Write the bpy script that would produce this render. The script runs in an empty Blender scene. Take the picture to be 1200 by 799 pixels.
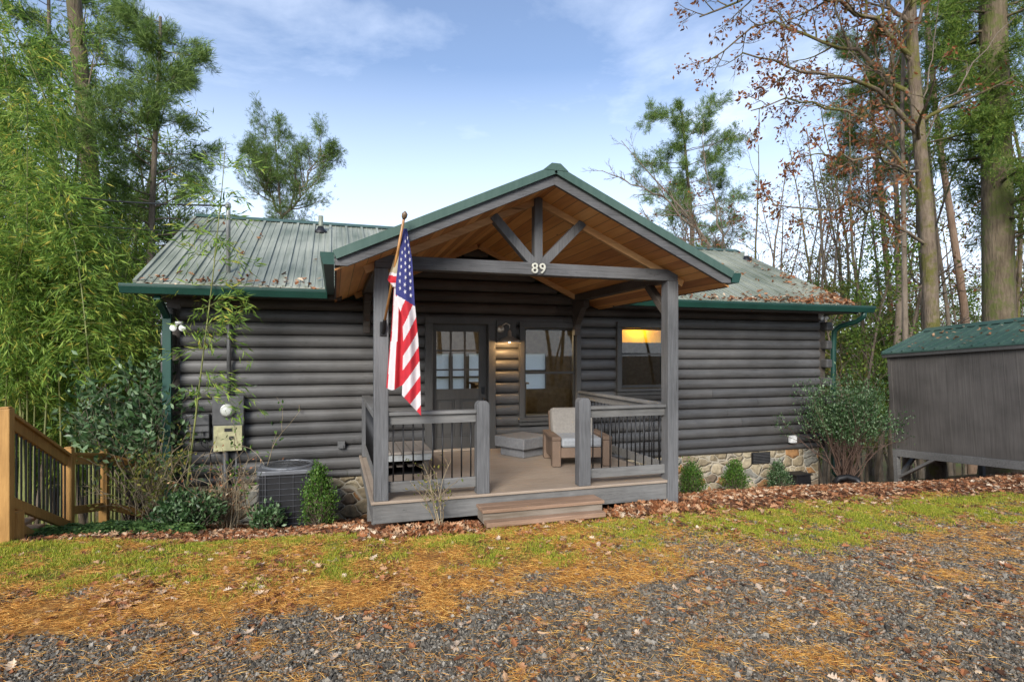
import bpy, math, random
import numpy as np
from mathutils import Vector, Matrix

scene = bpy.context.scene
COL = scene.collection
R = math.radians
rng = np.random.default_rng(7)
random.seed(7)

# ------------------------------------------------------------------ camera frame (used to choose where trees stand)
F, TH, HY, CH = 664.0, math.atan(664 / 2120), 416.0, 1.78
CT, ST = math.cos(TH), math.sin(TH)
def P3(px, py, D):
    u = (px - 600) / F
    return np.array([(ST + u * CT) * D, (CT - u * ST) * D, CH - (py - HY) / F * D])

# ------------------------------------------------------------------ noise
_tab = np.random.default_rng(3).random((256, 256))
def vnoise(x, y):
    x = np.asarray(x, float); y = np.asarray(y, float)
    xi = np.floor(x).astype(int); yi = np.floor(y).astype(int)
    fx = x - xi; fy = y - yi
    fx = fx * fx * (3 - 2 * fx); fy = fy * fy * (3 - 2 * fy)
    a = _tab[xi % 256, yi % 256]; b = _tab[(xi + 1) % 256, yi % 256]
    c = _tab[xi % 256, (yi + 1) % 256]; d = _tab[(xi + 1) % 256, (yi + 1) % 256]
    return (a * (1 - fx) + b * fx) * (1 - fy) + (c * (1 - fx) + d * fx) * fy
def fbm(x, y, o=4):
    s = 0; a = .5; t = 0
    for i in range(o):
        s = s + a * vnoise(np.asarray(x) * 2 ** i + 17.3 * i, np.asarray(y) * 2 ** i + 9.1 * i); t += a; a *= .5
    return s / t
def sstep(a, b, x):
    t = np.clip((np.asarray(x, float) - a) / (b - a), 0, 1); return t * t * (3 - 2 * t)

# ------------------------------------------------------------------ ground height
def y_break(x):
    return 5.85 + .75 * sstep(-.5, -3, x) * (x < 0) - .35 * sstep(5, 11, x)
def G(x, y):
    x = np.asarray(x, float); y = np.asarray(y, float)
    d = np.maximum(0, y - y_break(x) + .25)
    z = -.24 * (np.sqrt(d * d + .09) - .3)
    z = z - .05 * sstep(.2, .5, x) * sstep(4.3, 4.1, -0 + x) * sstep(5.2, 5.7, y) * sstep(6.6, 6.2, y) - .16 * sstep(8, 10.8, x) * sstep(6, 8.5, y)
    far = np.maximum(0, y - 10.5)
    z = z - .12 * far * sstep(0, 4, far)
    z = np.maximum(z, -7.5 + .004 * (y - 40))
    z = z + .02 * (fbm(x * .7, y * .7, 3) - .5) + .012 * (fbm(x * 3, y * 3, 2) - .5)
    return z
def g1(x, y): return float(G(x, y))

# ------------------------------------------------------------------ materials
def nt(m):
    m.use_nodes = True; m.node_tree.nodes.clear(); return m.node_tree.nodes, m.node_tree.links
def lin(c): return tuple(c) + (1,)
def ramp(N, stops):
    r = N.new('ShaderNodeValToRGB'); e = r.color_ramp.elements
    while len(e) < len(stops): e.new(.5)
    for el, (p, c) in zip(e, stops): el.position = p; el.color = lin(c)
    return r
def wood_mat(name, c1, c2, scale=(1, 1, 1), rough=.65, bump=.3, knots=0, spec=.35, bd=.01):
    m = bpy.data.materials.new(name); N, L = nt(m)
    out = N.new('ShaderNodeOutputMaterial'); b = N.new('ShaderNodeBsdfPrincipled')
    tc = N.new('ShaderNodeTexCoord'); mp = N.new('ShaderNodeMapping'); mp.inputs['Scale'].default_value = scale
    L.new(tc.outputs['Object'], mp.inputs['Vector'])
    n1 = N.new('ShaderNodeTexNoise'); n1.inputs['Scale'].default_value = 6; n1.inputs['Detail'].default_value = 8; n1.inputs['Roughness'].default_value = .65
    L.new(mp.outputs[0], n1.inputs['Vector'])
    n2 = N.new('ShaderNodeTexNoise'); n2.inputs['Scale'].default_value = 1.3; n2.inputs['Detail'].default_value = 4
    L.new(tc.outputs['Object'], n2.inputs['Vector'])
    ad = N.new('ShaderNodeMath'); ad.operation = 'ADD'; L.new(n1.outputs[0], ad.inputs[0]); L.new(n2.outputs[0], ad.inputs[1])
    r = ramp(N, [(.38, c1), (.62, c2)])
    hf = N.new('ShaderNodeMath'); hf.operation = 'MULTIPLY'; hf.inputs[1].default_value = .5; L.new(ad.outputs[0], hf.inputs[0]); L.new(hf.outputs[0], r.inputs[0])
    col = r.outputs[0]
    if knots:
        v = N.new('ShaderNodeTexVoronoi'); v.inputs['Scale'].default_value = knots
        L.new(mp.outputs[0], v.inputs['Vector'])
        kr = ramp(N, [(.02, (.25, .25, .25)), (.09, (1, 1, 1))]); L.new(v.outputs['Distance'], kr.inputs[0])
        mx = N.new('ShaderNodeMix'); mx.data_type = 'RGBA'; mx.blend_type = 'MULTIPLY'; mx.inputs[0].default_value = .8
        L.new(col, mx.inputs[6]); L.new(kr.outputs[0], mx.inputs[7]); col = mx.outputs[2]
    L.new(col, b.inputs['Base Color']); b.inputs['Roughness'].default_value = rough
    b.inputs['Specular IOR Level'].default_value = spec
    bp = N.new('ShaderNodeBump'); bp.inputs['Strength'].default_value = bump; bp.inputs['Distance'].default_value = bd
    L.new(n1.outputs[0], bp.inputs['Height']); L.new(bp.outputs[0], b.inputs['Normal'])
    L.new(b.outputs[0], out.inputs[0]); return m
def plain(name, c, rough=.5, metal=0, var=.25, nscale=8, bump=0, emis=None, spec=.5):
    m = bpy.data.materials.new(name); N, L = nt(m)
    out = N.new('ShaderNodeOutputMaterial'); b = N.new('ShaderNodeBsdfPrincipled')
    tc = N.new('ShaderNodeTexCoord'); n = N.new('ShaderNodeTexNoise'); n.inputs['Scale'].default_value = nscale; n.inputs['Detail'].default_value = 6
    L.new(tc.outputs['Object'], n.inputs['Vector'])
    r = ramp(N, [(.3, tuple(x * (1 - var) for x in c)), (.7, tuple(min(1, x * (1 + var)) for x in c))]); L.new(n.outputs[0], r.inputs[0])
    L.new(r.outputs[0], b.inputs['Base Color']); b.inputs['Roughness'].default_value = rough; b.inputs['Metallic'].default_value = metal
    b.inputs['Specular IOR Level'].default_value = spec
    if bump:
        bp = N.new('ShaderNodeBump'); bp.inputs['Strength'].default_value = bump; bp.inputs['Distance'].default_value = .01
        L.new(n.outputs[0], bp.inputs['Height']); L.new(bp.outputs[0], b.inputs['Normal'])
    if emis: b.inputs['Emission Color'].default_value = lin(emis[0]); b.inputs['Emission Strength'].default_value = emis[1]
    L.new(b.outputs[0], out.inputs[0]); return m
def leaf_mat(name, stops, trans=.35, rough=.55):
    m = bpy.data.materials.new(name); N, L = nt(m)
    out = N.new('ShaderNodeOutputMaterial'); g = N.new('ShaderNodeNewGeometry')
    r = ramp(N, stops); L.new(g.outputs['Random Per Island'], r.inputs[0])
    b = N.new('ShaderNodeBsdfPrincipled'); b.inputs['Roughness'].default_value = rough; b.inputs['Specular IOR Level'].default_value = .3
    L.new(r.outputs[0], b.inputs['Base Color'])
    if trans:
        t = N.new('ShaderNodeBsdfTranslucent'); L.new(r.outputs[0], t.inputs[0])
        mx = N.new('ShaderNodeMixShader'); mx.inputs[0].default_value = trans
        L.new(b.outputs[0], mx.inputs[1]); L.new(t.outputs[0], mx.inputs[2]); L.new(mx.outputs[0], out.inputs[0])
    else: L.new(b.outputs[0], out.inputs[0])
    return m

M = {}
M['log'] = wood_mat('painted_log', (.066, .065, .064), (.108, .106, .104), (.3, 5, 5), .48, .3, 2.2, .5)
def island_tone(m, lo, hi):
    N, L = m.node_tree.nodes, m.node_tree.links; b = [n for n in N if n.type == 'BSDF_PRINCIPLED'][0]; src = b.inputs['Base Color'].links[0].from_socket
    g = N.new('ShaderNodeNewGeometry'); r = ramp(N, [(0, (lo, lo, lo)), (1, (hi, hi * .985, hi * .96))]); L.new(g.outputs['Random Per Island'], r.inputs[0])
    q = N.new('ShaderNodeMix'); q.data_type = 'RGBA'; q.blend_type = 'MULTIPLY'; q.inputs[0].default_value = 1; L.new(src, q.inputs[6]); L.new(r.outputs[0], q.inputs[7]); L.new(q.outputs[2], b.inputs['Base Color'])
    # stains and fine splits along the timber
    tc = [n for n in N if n.type == 'TEX_COORD'][0]; n = N.new('ShaderNodeTexNoise'); n.inputs['Scale'].default_value = 1.1; n.inputs['Detail'].default_value = 7; n.inputs['Roughness'].default_value = .65; L.new(tc.outputs['Object'], n.inputs['Vector'])
    r2 = ramp(N, [(.35, (.80, .78, .76)), (.65, (1.12, 1.12, 1.12))]); L.new(n.outputs[0], r2.inputs[0]); q2 = N.new('ShaderNodeMix'); q2.data_type = 'RGBA'; q2.blend_type = 'MULTIPLY'; q2.inputs[0].default_value = 1; L.new(q.outputs[2], q2.inputs[6]); L.new(r2.outputs[0], q2.inputs[7])
    mp = N.new('ShaderNodeMapping'); mp.inputs['Scale'].default_value = (.55, 6, 9); L.new(tc.outputs['Object'], mp.inputs['Vector']); n3 = N.new('ShaderNodeTexNoise'); n3.inputs['Scale'].default_value = 2.0; n3.inputs['Detail'].default_value = 3; L.new(mp.outputs[0], n3.inputs['Vector'])
    r3 = ramp(N, [(.492, (1, 1, 1)), (.5, (.35, .35, .35)), (.508, (1, 1, 1))]); L.new(n3.outputs[0], r3.inputs[0]); n4 = N.new('ShaderNodeTexNoise'); n4.inputs['Scale'].default_value = 1.7; L.new(tc.outputs['Object'], n4.inputs['Vector']); r4 = ramp(N, [(.50, (0, 0, 0)), (.58, (1, 1, 1))]); L.new(n4.outputs[0], r4.inputs[0])
    q3 = N.new('ShaderNodeMix'); q3.data_type = 'RGBA'; q3.blend_type = 'MULTIPLY'; L.new(r4.outputs[0], q3.inputs[0]); L.new(q2.outputs[2], q3.inputs[6]); L.new(r3.outputs[0], q3.inputs[7]); L.new(q3.outputs[2], b.inputs['Base Color'])
island_tone(M['log'], .84, 1.16)
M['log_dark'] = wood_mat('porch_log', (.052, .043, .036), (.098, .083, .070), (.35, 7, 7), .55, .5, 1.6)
M['post'] = wood_mat('painted_post', (.075, .075, .076), (.15, .15, .152), (9, 9, .5), .6, .8, 1.2)
M['beam'] = wood_mat('painted_beam', (.060, .060, .062), (.132, .132, .135), (.5, 9, 9), .6, .7, 1.6)
M['trim'] = wood_mat('painted_trim', (.060, .058, .054), (.085, .082, .077), (6, 6, .6), .5, .2)
M['door'] = wood_mat('painted_door', (.055, .053, .049), (.075, .072, .067), (6, 6, .6), .45, .1)
M['dark'] = plain('dark_steel', (.012, .012, .013), .45, .3)
M['ceil'] = None
M['deck'] = wood_mat('deck_paint', (.26, .20, .15), (.36, .29, .225), (.5, 6, 6), .5, .25)
M['tread'] = wood_mat('tread_wood', (.19, .115, .07), (.34, .22, .15), (.5, 8, 8), .6, .5)
M['deckside'] = wood_mat('deck_fascia_paint', (.10, .10, .098), (.19, .187, .18), (.5, 6, 6), .6, .4)
M['pt'] = wood_mat('treated_pine', (.27, .135, .035), (.46, .25, .075), (5, 5, .5), .6, .4, 2)
M['green'] = plain('green_metal', (.010, .050, .036), .4, .1, .15, 3)
M['shedwall'] = wood_mat('shed_panel', (.058, .052, .046), (.118, .106, .095), (5, 7, .18), .7, .4)
M['white'] = plain('white_plastic', (.7, .7, .68), .4)
M['greyplastic'] = plain('grey_metal_box', (.10, .10, .10), .5, .3)
M['tan_panel'] = plain('tan_meter_cover', (.38, .36, .20), .55, 0, .35, 9)
M['blockgrey'] = wood_mat('grey_bench_paint', (.12, .12, .122), (.20, .20, .202), (4, 4, 4), .7, .3)
M['wicker'] = wood_mat('tan_wicker', (.10, .066, .046), (.20, .138, .096), (30, 30, 30), .7, .6)
M['cushion'] = plain('grey_cushion', (.19, .175, .155), .9, 0, .12, 30, .3)
M['seat_cushion'] = plain('pale_cushion', (.25, .26, .27), .9, 0, .1, 30, .3)
M['benchwood'] = wood_mat('worn_bench_wood', (.23, .20, .17), (.36, .31, .26), (.5, 8, 8), .7, .4)
M['interior'] = plain('interior_wall', (.20, .165, .125), .8)
M['black'] = plain('black_plastic', (.01, .01, .011), .5)
M['brass'] = plain('brushed_pewter', (.50, .44, .36), .42, .7)
M['bark'] = wood_mat('grey_brown_bark', (.10, .075, .052), (.24, .19, .14), (4, 4, .6), .9, 1.0, bd=.04)
M['barkpale'] = wood_mat('pale_bark', (.12, .095, .068), (.25, .20, .15), (3, 3, .8), .9, .8, bd=.03)
M['barkred'] = wood_mat('reddish_pine_bark', (.20, .12, .075), (.36, .25, .17), (4, 4, .7), .9, .9, bd=.04)
def mossy(name, c1, c2, moss, amt):
    m = wood_mat(name, c1, c2, (3.2, 3.2, .55), .95, 1.0, bd=.06); N, L = m.node_tree.nodes, m.node_tree.links
    b = [n for n in N if n.type == 'BSDF_PRINCIPLED'][0]; src = b.inputs['Base Color'].links[0].from_socket
    tc = [n for n in N if n.type == 'TEX_COORD'][0]
    n = N.new('ShaderNodeTexNoise'); n.inputs['Scale'].default_value = 2.2; n.inputs['Detail'].default_value = 8; n.inputs['Roughness'].default_value = .7
    L.new(tc.outputs['Object'], n.inputs['Vector'])
    r = ramp(N, [(.62 - amt * .3, (0, 0, 0)), (.72 - amt * .3, (1, 1, 1))]); L.new(n.outputs[0], r.inputs[0])
    mx = N.new('ShaderNodeMix'); mx.data_type = 'RGBA'; L.new(r.outputs[0], mx.inputs[0]); L.new(src, mx.inputs[6]); mx.inputs[7].default_value = lin(moss)
    L.new(mx.outputs[2], b.inputs['Base Color']); return m
M['mossbark'] = mossy('mossy_bark', (.085, .06, .04), (.26, .20, .14), (.13, .12, .03), .5)
M['hembark'] = mossy('green_tinted_bark', (.075, .055, .033), (.20, .155, .10), (.11, .12, .035), .5)
M['culm'] = plain('bamboo_culm', (.16, .17, .05), .5, 0, .5, 4)
M['bamboo_leaf'] = leaf_mat('bamboo_leaf', [(0, (.05, .11, .02)), (.45, (.17, .29, .04)), (.88, (.36, .48, .09)), (1, (.58, .46, .08))], .45)
M['pine_needle'] = leaf_mat('pine_needle', [(0, (.05, .10, .022)), (.6, (.13, .21, .04)), (1, (.25, .33, .08))], .15)
M['hem_needle'] = leaf_mat('hemlock_needle', [(0, (.055, .11, .015)), (.6, (.13, .21, .03)), (1, (.25, .31, .055))], .35)
M['rust_leaf'] = leaf_mat('rust_leaf', [(0, (.10, .035, .015)), (.5, (.24, .08, .03)), (1, (.38, .17, .06))], .35)
M['spring_leaf'] = leaf_mat('light_green_leaf', [(0, (.06, .12, .02)), (.5, (.16, .28, .04)), (.9, (.34, .44, .08)), (1, (.5, .42, .1))], .45)
M['yellow_leaf'] = leaf_mat('yellow_green_leaf', [(0, (.09, .12, .02)), (.6, (.22, .24, .05)), (1, (.36, .28, .07))], .4)
M['rhodo_leaf'] = leaf_mat('dark_glossy_leaf', [(0, (.018, .045, .014)), (.6, (.055, .11, .035)), (1, (.20, .28, .15))], .15, .35)
M['box_leaf'] = leaf_mat('boxwood_leaf', [(0, (.03, .08, .012)), (.6, (.075, .16, .022)), (1, (.16, .26, .05))], .25, .45)
M['dry_leaf'] = leaf_mat('fallen_leaf', [(0, (.06, .028, .014)), (.25, (.20, .075, .030)), (.5, (.36, .14, .055)), (.76, (.42, .22, .11)), (.9, (.52, .34, .20)), (1, (.68, .55, .40))], .15, .7)
M['needle_litter'] = leaf_mat('needle_litter', [(0, (.26, .095, .022)), (.5, (.62, .28, .05)), (1, (.86, .54, .16))], .1, .7)
M['grass_blade'] = leaf_mat('grass_blade', [(0, (.11, .17, .018)), (.45, (.30, .36, .03)), (.8, (.50, .49, .05)), (1, (.60, .44, .11))], .3, .6)
M['stone'] = leaf_mat('gravel_stone', [(0, (.035, .030, .023)), (.45, (.105, .091, .071)), (.85, (.19, .168, .135)), (1, (.33, .295, .24))], 0, .8)
M['dry_stalk'] = leaf_mat('dry_stalk', [(0, (.20, .14, .08)), (1, (.42, .34, .22))], .2)
M['fern_leaf'] = leaf_mat('fern_leaf', [(0, (.03, .075, .02)), (1, (.12, .20, .05))], .3)

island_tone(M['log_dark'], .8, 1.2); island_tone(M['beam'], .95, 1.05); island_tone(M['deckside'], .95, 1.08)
# ceiling boards (running back to the house)
def board_mat(name, axis, width, c1, c2, c3):
    m = bpy.data.materials.new(name); N, L = nt(m)
    out = N.new('ShaderNodeOutputMaterial'); b = N.new('ShaderNodeBsdfPrincipled')
    tc = N.new('ShaderNodeTexCoord'); sp = N.new('ShaderNodeSeparateXYZ'); L.new(tc.outputs['Object'], sp.inputs[0])
    dv = N.new('ShaderNodeMath'); dv.operation = 'DIVIDE'; dv.inputs[1].default_value = width; L.new(sp.outputs[axis], dv.inputs[0])
    fl = N.new('ShaderNodeMath'); fl.operation = 'FLOOR'; L.new(dv.outputs[0], fl.inputs[0])
    fr = N.new('ShaderNodeMath'); fr.operation = 'FRACT'; L.new(dv.outputs[0], fr.inputs[0])
    wn = N.new('ShaderNodeTexWhiteNoise'); wn.noise_dimensions = '1D'; L.new(fl.outputs[0], wn.inputs['W'])
    mp = N.new('ShaderNodeMapping'); mp.inputs['Scale'].default_value = (14, .9, 4); L.new(tc.outputs['Object'], mp.inputs['Vector'])
    n = N.new('ShaderNodeTexNoise'); n.inputs['Scale'].default_value = 2; n.inputs['Detail'].default_value = 6; L.new(mp.outputs[0], n.inputs['Vector'])
    mx = N.new('ShaderNodeMath'); mx.operation = 'ADD'; L.new(wn.outputs[0], mx.inputs[0]); L.new(n.outputs[0], mx.inputs[1])
    hf = N.new('ShaderNodeMath'); hf.operation = 'MULTIPLY'; hf.inputs[1].default_value = .5; L.new(mx.outputs[0], hf.inputs[0])
    r = ramp(N, [(.2, c1), (.5, c2), (.8, c3)]); L.new(hf.outputs[0], r.inputs[0])
    v = N.new('ShaderNodeTexVoronoi'); v.inputs['Scale'].default_value = 3.2
    mp2 = N.new('ShaderNodeMapping'); mp2.inputs['Scale'].default_value = (1.6, .8, 1); L.new(tc.outputs['Object'], mp2.inputs['Vector']); L.new(mp2.outputs[0], v.inputs['Vector'])
    kr = ramp(N, [(.03, (.3, .2, .15)), (.08, (1, 1, 1))]); L.new(v.outputs['Distance'], kr.inputs[0])
    gr = ramp(N, [(.0, (.25, .25, .25)), (.05, (1, 1, 1)), (.95, (1, 1, 1)), (1, (.25, .25, .25))]); L.new(fr.outputs[0], gr.inputs[0])
    m1 = N.new('ShaderNodeMix'); m1.data_type = 'RGBA'; m1.blend_type = 'MULTIPLY'; m1.inputs[0].default_value = 1; L.new(r.outputs[0], m1.inputs[6]); L.new(kr.outputs[0], m1.inputs[7])
    m2 = N.new('ShaderNodeMix'); m2.data_type = 'RGBA'; m2.blend_type = 'MULTIPLY'; m2.inputs[0].default_value = 1; L.new(m1.outputs[2], m2.inputs[6]); L.new(gr.outputs[0], m2.inputs[7])
    L.new(m2.outputs[2], b.inputs['Base Color']); b.inputs['Roughness'].default_value = .5
    L.new(b.outputs[0], out.inputs[0]); return m
M['ceil'] = board_mat('pine_ceiling_boards', 0, .13, (.38, .15, .04), (.62, .29, .085), (.78, .43, .15))
M['rafter'] = wood_mat('stained_rafter', (.42, .21, .08), (.64, .37, .16), (.6, 6, 6), .5, .3, 1)

def roof_mat(name, c1, c2, metal=.35, rough=.42):
    m = bpy.data.materials.new(name); N, L = nt(m)
    out = N.new('ShaderNodeOutputMaterial'); b = N.new('ShaderNodeBsdfPrincipled')
    tc = N.new('ShaderNodeTexCoord'); mp = N.new('ShaderNodeMapping'); mp.inputs['Scale'].default_value = (9, .5, .5); L.new(tc.outputs['Object'], mp.inputs['Vector'])
    n = N.new('ShaderNodeTexNoise'); n.inputs['Scale'].default_value = 1.6; n.inputs['Detail'].default_value = 9; n.inputs['Roughness'].default_value = .7; L.new(mp.outputs[0], n.inputs['Vector'])
    n2 = N.new('ShaderNodeTexNoise'); n2.inputs['Scale'].default_value = 1.1; n2.inputs['Detail'].default_value = 6; L.new(tc.outputs['Object'], n2.inputs['Vector'])
    a = N.new('ShaderNodeMath'); a.operation = 'ADD'; L.new(n.outputs[0], a.inputs[0]); L.new(n2.outputs[0], a.inputs[1])
    h = N.new('ShaderNodeMath'); h.operation = 'MULTIPLY'; h.inputs[1].default_value = .5; L.new(a.outputs[0], h.inputs[0])
    r = ramp(N, [(.36, c1), (.62, c2)]); L.new(h.outputs[0], r.inputs[0]); L.new(r.outputs[0], b.inputs['Base Color'])
    b.inputs['Metallic'].default_value = metal; b.inputs['Roughness'].default_value = rough
    L.new(b.outputs[0], out.inputs[0]); return m
M['roof'] = roof_mat('weathered_green_roof', (.13, .155, .115), (.36, .37, .30), .15, .5)
M['roof_porch'] = roof_mat('porch_roof_metal', (.040, .082, .064), (.075, .125, .10), .15, .5)
M['roof_shed'] = roof_mat('shed_roof_metal', (.022, .065, .05), (.085, .14, .11), .15, .5)

def stone_mat():
    m = bpy.data.materials.new('fieldstone'); N, L = nt(m)
    out = N.new('ShaderNodeOutputMaterial'); b = N.new('ShaderNodeBsdfPrincipled'); tc = N.new('ShaderNodeTexCoord')
    nz = N.new('ShaderNodeTexNoise'); nz.inputs['Scale'].default_value = 5; L.new(tc.outputs['Object'], nz.inputs['Vector'])
    mxv = N.new('ShaderNodeMix'); mxv.data_type = 'VECTOR'; mxv.inputs[0].default_value = .12; L.new(tc.outputs['Object'], mxv.inputs[4]); L.new(nz.outputs['Color'], mxv.inputs[5])
    mp = N.new('ShaderNodeMapping'); mp.inputs['Scale'].default_value = (4.6, .01, 7.0); L.new(mxv.outputs[1], mp.inputs['Vector'])
    v = N.new('ShaderNodeTexVoronoi'); v.inputs['Scale'].default_value = 1; L.new(mp.outputs[0], v.inputs['Vector'])
    ve = N.new('ShaderNodeTexVoronoi'); ve.feature = 'DISTANCE_TO_EDGE'; ve.inputs['Scale'].default_value = 1; L.new(mp.outputs[0], ve.inputs['Vector'])
    sp = N.new('ShaderNodeSeparateColor'); L.new(v.outputs['Color'], sp.inputs[0])
    r = ramp(N, [(.0, (.30, .24, .15)), (.25, (.42, .35, .23)), (.42, (.26, .25, .21)), (.55, (.46, .38, .25)), (.74, (.38, .20, .08)), (.86, (.36, .31, .23)), (.95, (.20, .15, .10))])
    r.color_ramp.interpolation = 'CONSTANT'; L.new(sp.outputs[0], r.inputs[0])
    n2 = N.new('ShaderNodeTexNoise'); n2.inputs['Scale'].default_value = 14; n2.inputs['Detail'].default_value = 8; L.new(tc.outputs['Object'], n2.inputs['Vector'])
    r2 = ramp(N, [(.3, (.6, .6, .6)), (.7, (1.15, 1.15, 1.15))]); L.new(n2.outputs[0], r2.inputs[0])
    ml = N.new('ShaderNodeMix'); ml.data_type = 'RGBA'; ml.blend_type = 'MULTIPLY'; ml.inputs[0].default_value = 1; L.new(r.outputs[0], ml.inputs[6]); L.new(r2.outputs[0], ml.inputs[7])
    re = ramp(N, [(.018, (1, 1, 1)), (.05, (0, 0, 0))]); L.new(ve.outputs['Distance'], re.inputs[0])
    mm = N.new('ShaderNodeMix'); mm.data_type = 'RGBA'; L.new(re.outputs[0], mm.inputs[0]); L.new(ml.outputs[2], mm.inputs[6]); mm.inputs[7].default_value = (.42, .37, .28, 1)
    L.new(mm.outputs[2], b.inputs['Base Color']); b.inputs['Roughness'].default_value = .85
    rb = ramp(N, [(.02, (0, 0, 0)), (.16, (1, 1, 1))]); L.new(ve.outputs['Distance'], rb.inputs[0])
    bp = N.new('ShaderNodeBump'); bp.inputs['Strength'].default_value = .9; bp.inputs['Distance'].default_value = .03; L.new(rb.outputs[0], bp.inputs['Height'])
    L.new(bp.outputs[0], b.inputs['Normal']); L.new(b.outputs[0], out.inputs[0]); return m
M['fieldstone'] = stone_mat()
def glass_mat():
    m = bpy.data.materials.new('window_glass'); N, L = nt(m)
    out = N.new('ShaderNodeOutputMaterial'); t = N.new('ShaderNodeBsdfTransparent'); t.inputs[0].default_value = (.86, .88, .86, 1)
    g = N.new('ShaderNodeBsdfGlossy'); g.inputs['Roughness'].default_value = .015
    fr = N.new('ShaderNodeFresnel'); fr.inputs['IOR'].default_value = 1.45
    a = N.new('ShaderNodeMath'); a.operation = 'MULTIPLY_ADD'; a.inputs[1].default_value = 1.35; a.inputs[2].default_value = .0; L.new(fr.outputs[0], a.inputs[0])
    mx = N.new('ShaderNodeMixShader'); L.new(a.outputs[0], mx.inputs[0]); L.new(t.outputs[0], mx.inputs[1]); L.new(g.outputs[0], mx.inputs[2])
    L.new(mx.outputs[0], out.inputs[0]); return m
M['glass'] = glass_mat()

# ------------------------------------------------------------------ mesh helpers
class MB:
    def __init__(s): s.v = []; s.f = []; s.mi = []
    def add(s, V, Fs, mi=0):
        o = len(s.v); s.v += [tuple(map(float, p)) for p in V]; s.f += [tuple(o + i for i in f) for f in Fs]; s.mi += [mi] * len(Fs); return s
    def box(s, x0, x1, y0, y1, z0, z1, mi=0):
        V = [(x, y, z) for x in (x0, x1) for y in (y0, y1) for z in (z0, z1)]
        return s.add(V, [(0, 1, 3, 2), (4, 6, 7, 5), (0, 4, 5, 1), (2, 3, 7, 6), (0, 2, 6, 4), (1, 5, 7, 3)], mi)
    def beam(s, a, b, w, h, up=(0, 0, 1), mi=0):
        a = Vector(a); b = Vector(b); d = (b - a).normalized(); u = Vector(up); sd = d.cross(u).normalized(); u = sd.cross(d).normalized()
        V = []
        for p in (a, b):
            for i, j in ((-1, -1), (1, -1), (1, 1), (-1, 1)): V.append(p + sd * i * w / 2 + u * j * h / 2)
        return s.add(V, [(3, 2, 1, 0), (4, 5, 6, 7), (0, 1, 5, 4), (1, 2, 6, 5), (2, 3, 7, 6), (3, 0, 4, 7)], mi)
    def prism(s, poly, axis, a, b, mi=0):
        n = len(poly)
        def mk(p, t):
            if axis == 'y': return (p[0], t, p[1])
            if axis == 'x': return (t, p[0], p[1])
            return (p[0], p[1], t)
        V = [mk(p, a) for p in poly] + [mk(p, b) for p in poly]
        return s.add(V, [tuple(range(n))[::-1], tuple(range(n, 2 * n))] + [(i, (i + 1) % n, n + (i + 1) % n, n + i) for i in range(n)], mi)
    def lathe(s, prof, c, n=20, axis='z', mi=0):
        V = []; 
        for r, t in prof:
            for k in range(n):
                a = 2 * math.pi * k / n; x, y = r * math.cos(a), r * math.sin(a)
                V.append((c[0] + x, c[1] + y, c[2] + t) if axis == 'z' else ((c[0] + x, c[1] + t, c[2] + y) if axis == 'y' else (c[0] + t, c[1] + x, c[2] + y)))
        m = len(prof); Fs = [(i * n + k, i * n + (k + 1) % n, (i + 1) * n + (k + 1) % n, (i + 1) * n + k) for i in range(m - 1) for k in range(n)]
        Fs += [tuple(range(n))[::-1], tuple((m - 1) * n + k for k in range(n))]
        return s.add(V, Fs, mi)
    def tube(s, pts, r, n=8, mi=0):
        V, Fs = tube_arr([Vector(p) for p in pts], r if hasattr(r, '__len__') else [r] * len(pts), n)
        Fs = [tuple(f) for f in Fs]; m = len(pts)
        Fs += [tuple(range(n))[::-1], tuple((m - 1) * n + k for k in range(n))]
        return s.add(V, Fs, mi)
    def build(s, name, mat, parent=None, bevel=0, smooth=False, world=True):
        me = bpy.data.meshes.new(name); V = s.v
        if parent is not None and world:
            o = parent
            while o.parent: o = o.parent
            V = [(x - o.location.x, y - o.location.y, z - o.location.z) for x, y, z in V]
        me.from_pydata(V, [], s.f)
        for m in (mat if isinstance(mat, (list, tuple)) else [mat]): me.materials.append(m)
        me.polygons.foreach_set('material_index', s.mi)
        if smooth: me.polygons.foreach_set('use_smooth', [True] * len(me.polygons))
        me.update(); ob = bpy.data.objects.new(name, me); COL.objects.link(ob)
        import bmesh
        bm = bmesh.new(); bm.from_mesh(me); bmesh.ops.recalc_face_normals(bm, faces=bm.faces); bm.to_mesh(me); bm.free()
        if parent is not None: ob.parent = parent
        if bevel:
            md = ob.modifiers.new('bevel', 'BEVEL'); md.width = bevel; md.segments = 2; md.limit_method = 'ANGLE'; md.angle_limit = R(40)
        return ob
def tube_arr(pts, radii, n):
    P = np.array([tuple(p) for p in pts], float); m = len(P)
    T = np.gradient(P, axis=0); T /= np.linalg.norm(T, axis=1)[:, None] + 1e-9
    ref = np.array([0, 0, 1.]) if abs(T[0][2]) < .8 else np.array([1., 0, 0])
    V = []
    S = np.cross(T, ref); S /= np.linalg.norm(S, axis=1)[:, None] + 1e-9; U = np.cross(S, T)
    a = np.arange(n) * 2 * np.pi / n
    V = P[:, None, :] + np.array(radii)[:, None, None] * (np.cos(a)[None, :, None] * S[:, None, :] + np.sin(a)[None, :, None] * U[:, None, :])
    V = V.reshape(-1, 3); i = np.arange(m - 1)[:, None] * n; k = np.arange(n)[None, :]; k2 = (k + 1) % n
    Fq = np.stack([i + k, i + k2, i + n + k2, i + n + k], -1).reshape(-1, 4)
    return V, Fq
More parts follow.
